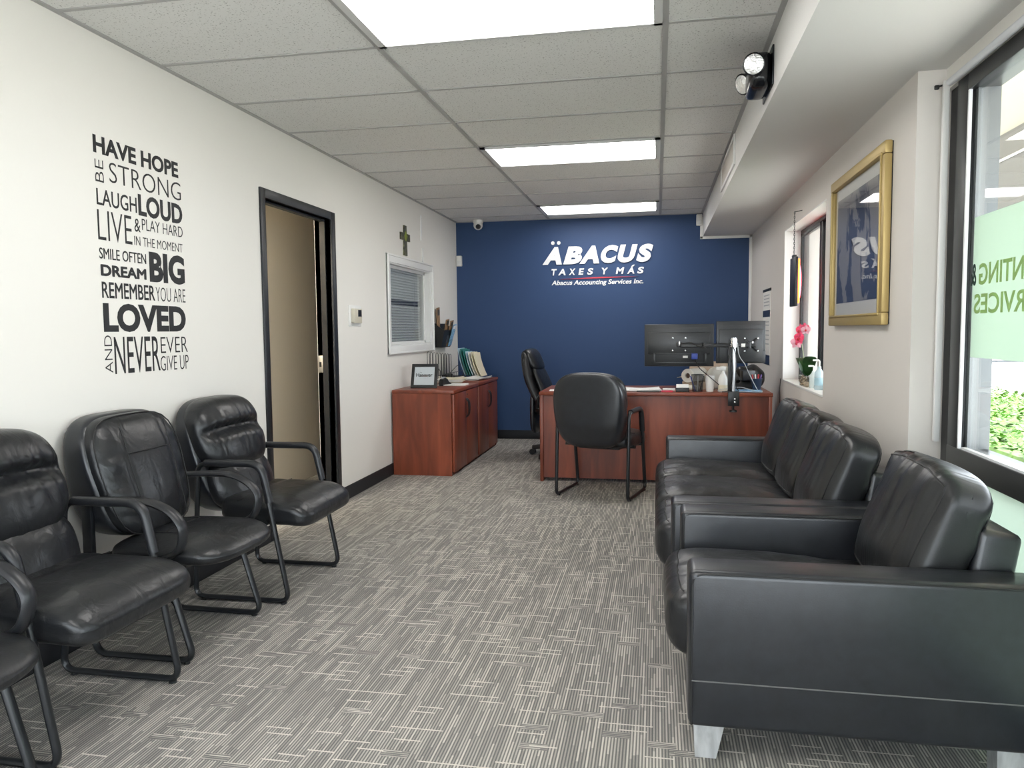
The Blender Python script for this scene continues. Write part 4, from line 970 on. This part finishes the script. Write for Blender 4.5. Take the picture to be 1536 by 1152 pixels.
f = thing('mesh_pen_cup', 'black mesh pen cup on the desk front, left of the white cup', 'pen cup', (.318, 6.17, DT))
b = BM(); prof = [(.040, 0), (.048, .14)]; n_ = 28
for (r0, z0_), (r1, z1_) in (((.040, .002), (.048, .135)),):
    R = [[b.verts.new((r*math.cos(2*PI*j/n_), r*math.sin(2*PI*j/n_), z)) for j in range(n_)] for r, z in ((r0, z0_), (r1, z1_))]
    for j in range(n_): b.faces.new((R[0][j], R[0][(j+1) % n_], R[1][(j+1) % n_], R[1][j]))
obj('mesh_wall', b, 'mesh', f)
obj('cup_base', cyl(BM(), (0, 0, 0), (0, 0, .004), .041), 'wire', f)
b = BM(); sweep(b, [(.048*math.cos(2*PI*j/24), .048*math.sin(2*PI*j/24), .136) for j in range(24)], .003, .003, 6, None, True); obj('rim', b, 'wire', f)
for i, (dx, a, m_, lab) in enumerate(((-.012, .25, 'blackp', 'black pen leaning left in the mesh cup'), (.012, -.3, 'bluep', 'blue pen leaning right in the mesh cup'), (.0, .05, 'greyp', 'grey pen upright in the mesh cup'))):
    o = tag(obj('pen', cyl(BM(), (0, 0, 0), (math.sin(a)*.125, .01*i, math.cos(a)*.125), .0045, .004, 8), m_, loc=(.318-dx*1.5, 6.165+.008*i, DT+.006)), lab, 'pen', 'pens in the mesh cup')
f = obj('foam_cup', lathe(BM(), [(.0, .0), (.028, .0), (.038, .128), (.040, .130), (.036, .130), (.027, .006), (.0, .005)]), 'paper', loc=(.415, 6.19, DT)); tag(f, 'tall white cup on the desk, right of the mesh pen cup', 'cup')
f = thing('card_holder', 'black business card holder with a white card on the desk', 'card holder', (.20, 6.14, DT))
obj('holder', bx(BM(), -.052, .052, -.02, .03, 0, .034, .003), 'blackp', f)
b = BM(); b2 = BM(); bx(b2, -.048, .048, -.004, .010, 0, .05); merge(b, b2, Matrix.Translation((0, -.002, .012)) @ Matrix.Rotation(-.15, 4, 'X')); obj('cards', b, 'paper', f)
sheets('paper_sheet', 'loose white papers left of the card holder on the desk', (-.12, 6.24, DT), .1, .30, .21, 3, 'paper', curl=.012)
sheets('paper_sheet', 'white paper corner at the left front of the desk', (-.78, 6.20, DT), .05, .20, .14, 1, 'paper')
f = tag(obj('leaflet', bx(BM(), -.09, .09, -.05, .05, 0, .010, .002), 'photo_dark', loc=(-.07, 6.13, DT+.0)), 'dark folded leaflet on the desk before the loose papers', 'leaflet')
f = tag(obj('red_leaflet', bx(BM(), -.05, .04, -.05, .05, 0, .009, .002), 'red', loc=(.085, 6.15, DT)), 'red leaflet on the desk next to the card holder', 'leaflet')
f = tag(obj('white_leaflet', bx(BM(), -.05, .05, -.04, .05, 0, .016, .002), 'paper', loc=(.095, 6.27, DT)), 'folded white leaflet behind the red leaflet', 'leaflet')
def roll(loc, rz, lab):
    o = thing('paper_towel_roll', lab, 'paper towels', loc, rz, 'paper towel rolls')
    b = BM(); n_ = 24; prof = [(.022, 0), (.055, 0), (.057, .01), (.057, .26), (.055, .27), (.022, .27)]
    R = [[b.verts.new((r*math.cos(2*PI*j/n_), y, r*math.sin(2*PI*j/n_)+.057)) for j in range(n_)] for r, y in prof]
    for a, c_ in zip(R, R[1:]+R[:1]):
        for j in range(n_): b.faces.new((a[j], a[(j+1) % n_], c_[(j+1) % n_], c_[j]))
    obj('roll', b, 'towel', o)
    obj('core', cyl(BM(), (0, .02, .057), (0, .25, .057), .0222), mat('dark_core', (.10, .06, .04), .8), o)
    b = BM(); poly(b, [Vector((-.057, .01, .05)), Vector((-.10, .01, .035)), Vector((-.10, .26, .035)), Vector((-.057, .26, .05))], (0, 0, .003)); obj('loose_sheet', b, 'towel', o)
f = tag(obj('tissue_box', bx(BM(), -.09, .11, -.06, .06, 0, .062, .004), 'card_tan', loc=(.30, 6.43, DT)), 'low tan carton under the paper towel roll', 'box')
roll((.245, 6.31, DT+.062), math.radians(-28), 'paper towel roll lying on a low carton behind the pen cup')
tag(obj('napkin_stack', pad(BM(), (.022, .075, .045), 5, 3, 8, lambda p, q: (p.y, p.z, p.x+.022)), 'towel', loc=(.27, 6.30, DT)), 'folded cream napkins on the desk under the paper towel roll end', 'napkins')
f = thing('cardboard_box', 'tan cardboard box standing at the back of the desk', 'box', (.44, 6.695, DT))
obj('box_body', bx(BM(), -.16, .19, -.10, .10, 0, .215, .003), 'card_tan', f)
obj('box_flap', bx(BM(), -.16, .19, -.103, -.100, .14, .215), mat('paler_tan', (.56, .43, .33), .7), f)
f = thing('spray_bottle', 'white bottle with a printed label left of the monitor pole', 'bottle', (.515, 6.18, DT))
obj('bottle_body', lathe(BM(), [(.0, 0), (.034, 0), (.036, .01), (.036, .10), (.022, .135), (.013, .15), (.013, .17)]), 'plastic', f)
obj('bottle_label', lathe(BM(), [(.0365, .012), (.0365, .055)]), 'manila', f)
obj('trigger_head', bx(BM(), -.055, .02, -.014, .014, .17, .20, .005), 'paper', f)
f = thing('desk_phone', 'black desk phone behind the monitor pole', 'phone', (.70, 6.38, DT), .2)
b = BM(); poly(b, [Vector((-.10, y, z)) for y, z in ((-.09, 0), (.09, 0), (.09, .11), (-.09, .03))], (.20, 0, 0)); bmesh.ops.bevel(b, geom=list(b.edges), offset=.006, segments=2, affect='EDGES'); obj('phone_base', b, 'blackp', f)
b = BM(); sweep(b, smooth([(-.075, -.08, .075), (-.075, -.05, .10), (-.075, .03, .14), (-.075, .08, .14)], 5), .022, .016, 10); obj('handset', b, 'blackp', f)
b = BM(); bx(b, -.02, .08, -.03, .06, .075, .16, .004, mtx=None); obj('phone_screen', b, mat('phone_dark', (.03, .03, .033), .3), f)
f = tag(obj('canvas_bag', pad(BM(), (.12, .10, .095), 3, 2.5, 12, lambda p, q: (p.x, p.y, p.z+.095+.01*math.sin(p.x*50))), 'blackp', loc=(.77, 6.62, DT)), 'dark lumpy bag behind the desk phone', 'bag')
f = tag(obj('paper_bag', pad(BM(), (.10, .07, .09), 4, 3, 10, lambda p, q: (p.x+.03*q.z, p.y, p.z+.09+.012*math.sin(p.x*60+p.y*30))), 'towel', loc=(.50, 6.50, DT)), 'crumpled cream paper bag behind the white bottle', 'bag')
f = thing('pen_cup', 'dark blue cup of coloured pens at the right end of the desk', 'pen cup', (.775, 6.22, DT))
obj('cup', lathe(BM(), [(.0, 0), (.028, 0), (.046, .10), (.047, .105), (.043, .105), (.026, .006), (.0, .006)]), 'pencup', f)
for dx, a, m_, lab in ((-.022, -.18, 'redp', 'red pen in the dark blue cup'), (-.007, -.05, 'paper', 'white pen in the dark blue cup'), (.010, .08, 'redp', 'second red pen in the dark blue cup, right of the white one'), (.024, .2, 'purp', 'purple pen in the dark blue cup')):
    tag(obj('pen', cyl(BM(), (0, 0, 0), (math.sin(a)*.125, 0, math.cos(a)*.125), .007, .006, 8), m_, loc=(.775+dx*.5, 6.22, DT+.012)), lab, 'pen', 'pens in the dark blue cup')
sheets('magazine', 'bluish printed magazines on the desk right of the pole', (.70, 6.16, DT), -.1, .22, .15, 3, ['navy', 'greyp', 'pamphlet'], cat='magazine')

# ------------------------------------------------------------------ right wall things
f = thing('framed_picture', 'large gold-framed navy map print on the right wall', 'picture', (XR, 4.04, 1.645))
hy, hz, fw = .515, .395, .055
b = BM()
for p, q, r, s in ((-hy, hy, -hz, -hz+fw), (-hy, hy, hz-fw, hz), (-hy, -hy+fw, -hz+fw, hz-fw), (hy-fw, hy, -hz+fw, hz-fw)): bx(b, -.035, -.004, p, q, r, s, .006)
for p, q, r, s in ((-hy+fw-.012, hy-fw+.012, -hz+fw-.012, -hz+fw), (-hy+fw-.012, hy-fw+.012, hz-fw, hz-fw+.012), (-hy+fw-.012, -hy+fw, -hz+fw, hz-fw), (hy-fw, hy-fw+.012, -hz+fw, hz-fw)): bx(b, -.041, -.03, p, q, r, s, .003)
obj('frame', b, 'gold', f)
obj('backing', bx(BM(), -.004, -.0005, -hy+.004, hy-.004, -hz+.004, hz-.004), 'blackp', f)
obj('mat_board', bx(BM(), -.014, -.010, -hy+fw, hy-fw, -hz+fw, hz-fw), 'matboard', f)
obj('print', bx(BM(), -.016, -.014, -hy+fw+.045, hy-fw-.045, -hz+fw+.065, hz-fw-.06), 'map', f)
obj('glass_pane', bx(BM(), -.024, -.022, -hy+fw, hy-fw, -hz+fw, hz-fw), 'picglass', f)
f = thing('wall_calendar', 'white printed wall calendar with dark bands behind the right monitor', 'calendar', (XR, 7.23, .91))
obj('sheet', bx(BM(), -.008, -.001, -.225, .225, 0, .67), 'paper', f)
b = BM(); bx(b, -.010, -.008, -.225, .225, 0, .085); bx(b, -.010, -.008, -.225, .225, .43, .49); obj('dark_band', b, 'navy', f, 'dark printed band')
b = BM()
for z in (.62, .59, .56, .53, .38, .35, .30, .26, .22, .18): bx(b, -.0092, -.008, -.17, .17, z, z+.010)
obj('print_lines', b, 'greyp', f)
obj('bar', bx(BM(), -.012, -.0, -.23, .23, .66, .685, .003), 'blackp', f)
# hanging lit sign edge-on
f = thing('neon_sign', 'slim lit sign hanging edge-on by a chain at the right window', 'hanging sign', (.945, 5.60, 1.39))
obj('housing', bx(BM(), -.014, .006, -.105, .105, 0, .34, .004), 'blackp', f)
obj('lit_edge', bx(BM(), .006, .016, -.105, .105, .02, .325, .003), 'led_orange', f)
ring = [(.022, .085*math.cos(2*PI*j/36), .17+.125*math.sin(2*PI*j/36)) for j in range(36)]
obj('neon_ring', sweep(BM(), ring, .008, .008, 8, None, True), 'led_red', f)
obj('neon_lettering', text_bm('OPEN', (.019, -.06, .145), (0, 1, 0), (0, 0, 1), .12, .045, .006, .01), 'led_blue', f)
b = BM(); z = .34; i = 0
while z < .655:
    a = (i % 2)*PI/2; pts = [(-.006+.004*math.cos(2*PI*j/8)*math.cos(a), .004*math.cos(2*PI*j/8)*math.sin(a), z+.009+.010*math.sin(2*PI*j/8)) for j in range(8)]
    sweep(b, pts, .0018, .0018, 5, None, True); z += .015; i += 1
obj('chain', b, 'wire', f)
b = BM(); cyl(b, (.044, 0, .665), (-.010, 0, .655), .003, n=8); obj('hook', b, 'wire', f)
obj('clip', bx(BM(), -.016, .008, -.03, .03, .34, .358, .003), 'blackp', f)
# orchid
f = thing('potted_orchid', 'pink orchid in a small stone-filled glass pot on the window sill', 'plant', (1.04, 5.62, RZ0+.012))
b = BM(); n_ = 20
R = [[b.verts.new((r*math.cos(2*PI*j/n_), r*math.sin(2*PI*j/n_), z)) for j in range(n_)] for r, z in ((.045, 0), (.052, .04), (.048, .078))]
for a, c_ in zip(R, R[1:]):
    for j in range(n_): b.faces.new((a[j], a[(j+1) % n_], c_[(j+1) % n_], c_[j]))
obj('glass_pot', b, 'glass', f)
b = BM()
for k in range(60):
    a = random.uniform(0, 6.28); r = .044*math.sqrt(random.random()); z = random.uniform(.008, .072); s = random.uniform(.008, .013)
    b2 = BM(); bmesh.ops.create_icosphere(b2, subdivisions=1, radius=s); merge(b, b2, Matrix.Translation((r*math.cos(a), r*math.sin(a), z)) @ Matrix.Diagonal((1, 1, .75, 1)))
o = obj('stones', b, 'stone', f); o['kind'] = 'stuff'
def leaf(bm, base, tip, up, wd):
    base, tip, up = Vector(base), Vector(tip), Vector(up); n1 = 9; L_ = []; side = (tip-base).cross(up).normalized()
    for i in range(n1+1):
        t_ = i/n1; c0 = base.lerp(tip, t_)+up*math.sin(t_*PI)*.25*(tip-base).length; w_ = wd*math.sin(PI*min(1, .08+t_*.92))**.7
        L_.append([bm.verts.new(c0-side*w_), bm.verts.new(c0-up*.10*w_), bm.verts.new(c0+side*w_)])
    for a, c_ in zip(L_, L_[1:]):
        for j in (0, 1): bm.faces.new((a[j], a[j+1], c_[j+1], c_[j]))
for tip, up, wd in (((-.03, .20, .19), (0, -.5, .8), .042), ((-.01, -.20, .215), (0, -.5, .7), .044), ((-.06, -.07, .20), (-.7, -.2, .5), .046), ((.03, .09, .15), (.5, 0, .6), .035)):
    b = BM(); leaf(b, (0, 0, .07), tip, up, wd)
    r_ = bmesh.ops.solidify(b, geom=list(b.faces), thickness=.003); obj('leaf', b, 'leaf', f)
st = smooth([(0, .01, .07), (-.005, .06, .17), (-.012, .13, .30), (-.02, .10, .365), (-.03, -.02, .40), (-.035, -.15, .395)], 8)
obj('stem', sweep(BM(), st, .003, .003, 7), 'stemm', f)
def flower(loc, face, s, m_):
    rot = Vector(face).normalized().to_track_quat('Z', 'Y').to_matrix().to_4x4(); mt = Matrix.Translation(loc) @ rot; fl = None
    b = BM()
    for k in range(5):
        a = 2*PI*k/5+PI/2; wide = 1.25 if k in (1, 4) else .8
        b2 = BM(); n1 = 6; L_ = []
        for i in range(n1+1):
            t_ = i/n1; w_ = s*.42*wide*math.sin(PI*(.06+.94*t_))**.6; L_.append([b2.verts.new((t_*s, j*w_, .10*s*t_*t_-.12*s*abs(j))) for j in (-1, 0, 1)])
        for p, q in zip(L_, L_[1:]):
            for j in (0, 1): b2.faces.new((p[j], p[j+1], q[j+1], q[j]))
        bmesh.ops.solidify(b2, geom=list(b2.faces), thickness=.0015); merge(b, b2, Matrix.Rotation(a, 4, 'Z'))
    b3 = BM(); merge(b3, b, mt); fl = obj('flower', b3, m_, f)
    b = BM(); b2 = BM(); bmesh.ops.create_icosphere(b2, subdivisions=2, radius=s*.2); merge(b, b2, mt @ Matrix.Translation((0, -s*.15, s*.12))); obj('flower_lip', b, 'redp', fl)
flower((-.035, .12, .335), (-.8, -.6, .0), .050, 'pink'); flower((-.03, .24, .30), (-.3, -1, -.1), .046, 'pinklight'); flower((-.045, .04, .39), (-1, -.5, .1), .048, 'pink'); flower((-.04, -.09, .405), (-.6, -.8, .3), .042, 'pink'); flower((-.04, -.16, .395), (-.3, -.9, .4), .036, 'pinklight')
# small items on the sill
f = thing('sanitizer_bottle', 'clear pump bottle on the sill beside the orchid', 'bottle', (1.045, 5.40, RZ0+.012))
obj('bottle_body', lathe(BM(), [(.0, 0), (.026, 0), (.028, .006), (.028, .085), (.012, .105), (.012, .115)]), mat('clear_gel', (.75, .82, .80), .15, alpha=.6), f)
obj('pump', sweep(BM(), rnd([(0, 0, .115), (0, 0, .15), (-.035, 0, .15)], .01, 4), .006, .006, 8), 'paper', f)
f = thing('sanitizer_bottle', 'taller pale blue pump bottle on the sill, nearest the camera', 'bottle', (1.05, 5.25, RZ0+.012))
obj('bottle_body', lathe(BM(), [(.0, 0), (.027, 0), (.029, .006), (.029, .11), (.012, .14), (.012, .155)]), 'bottle_blue', f)
obj('bottle_label', lathe(BM(), [(.0295, .03), (.0295, .08)]), mat('label_blue', (.40, .60, .68), .4), f)
obj('pump', sweep(BM(), rnd([(0, 0, .155), (0, 0, .195), (-.04, 0, .195)], .01, 4), .006, .006, 8), 'paper', f)
for k, (x, y, r) in enumerate(((1.02, 5.52, .022), (1.035, 5.47, .018), (1.015, 5.46, .015))):
    o = obj('pebble', pad(BM(), (r*.8, r, r), 2, 2, 6, lambda p, q: (p.y, p.z, p.x+r*.8)), 'stone', loc=(x, y, RZ0+.012)); tag(o, 'small brown pebble on the sill between the orchid and the pump bottles', 'pebble', 'pebbles on the sill')
cable('thin black cable running down the right wall under the window corner', [(XR-.004, 6.40, .83), (XR-.004, 6.43, .74), (XR-.004, 6.42, .66), (XR-.004, 6.45, .5)], .0025, 'wire', 'wall cable')
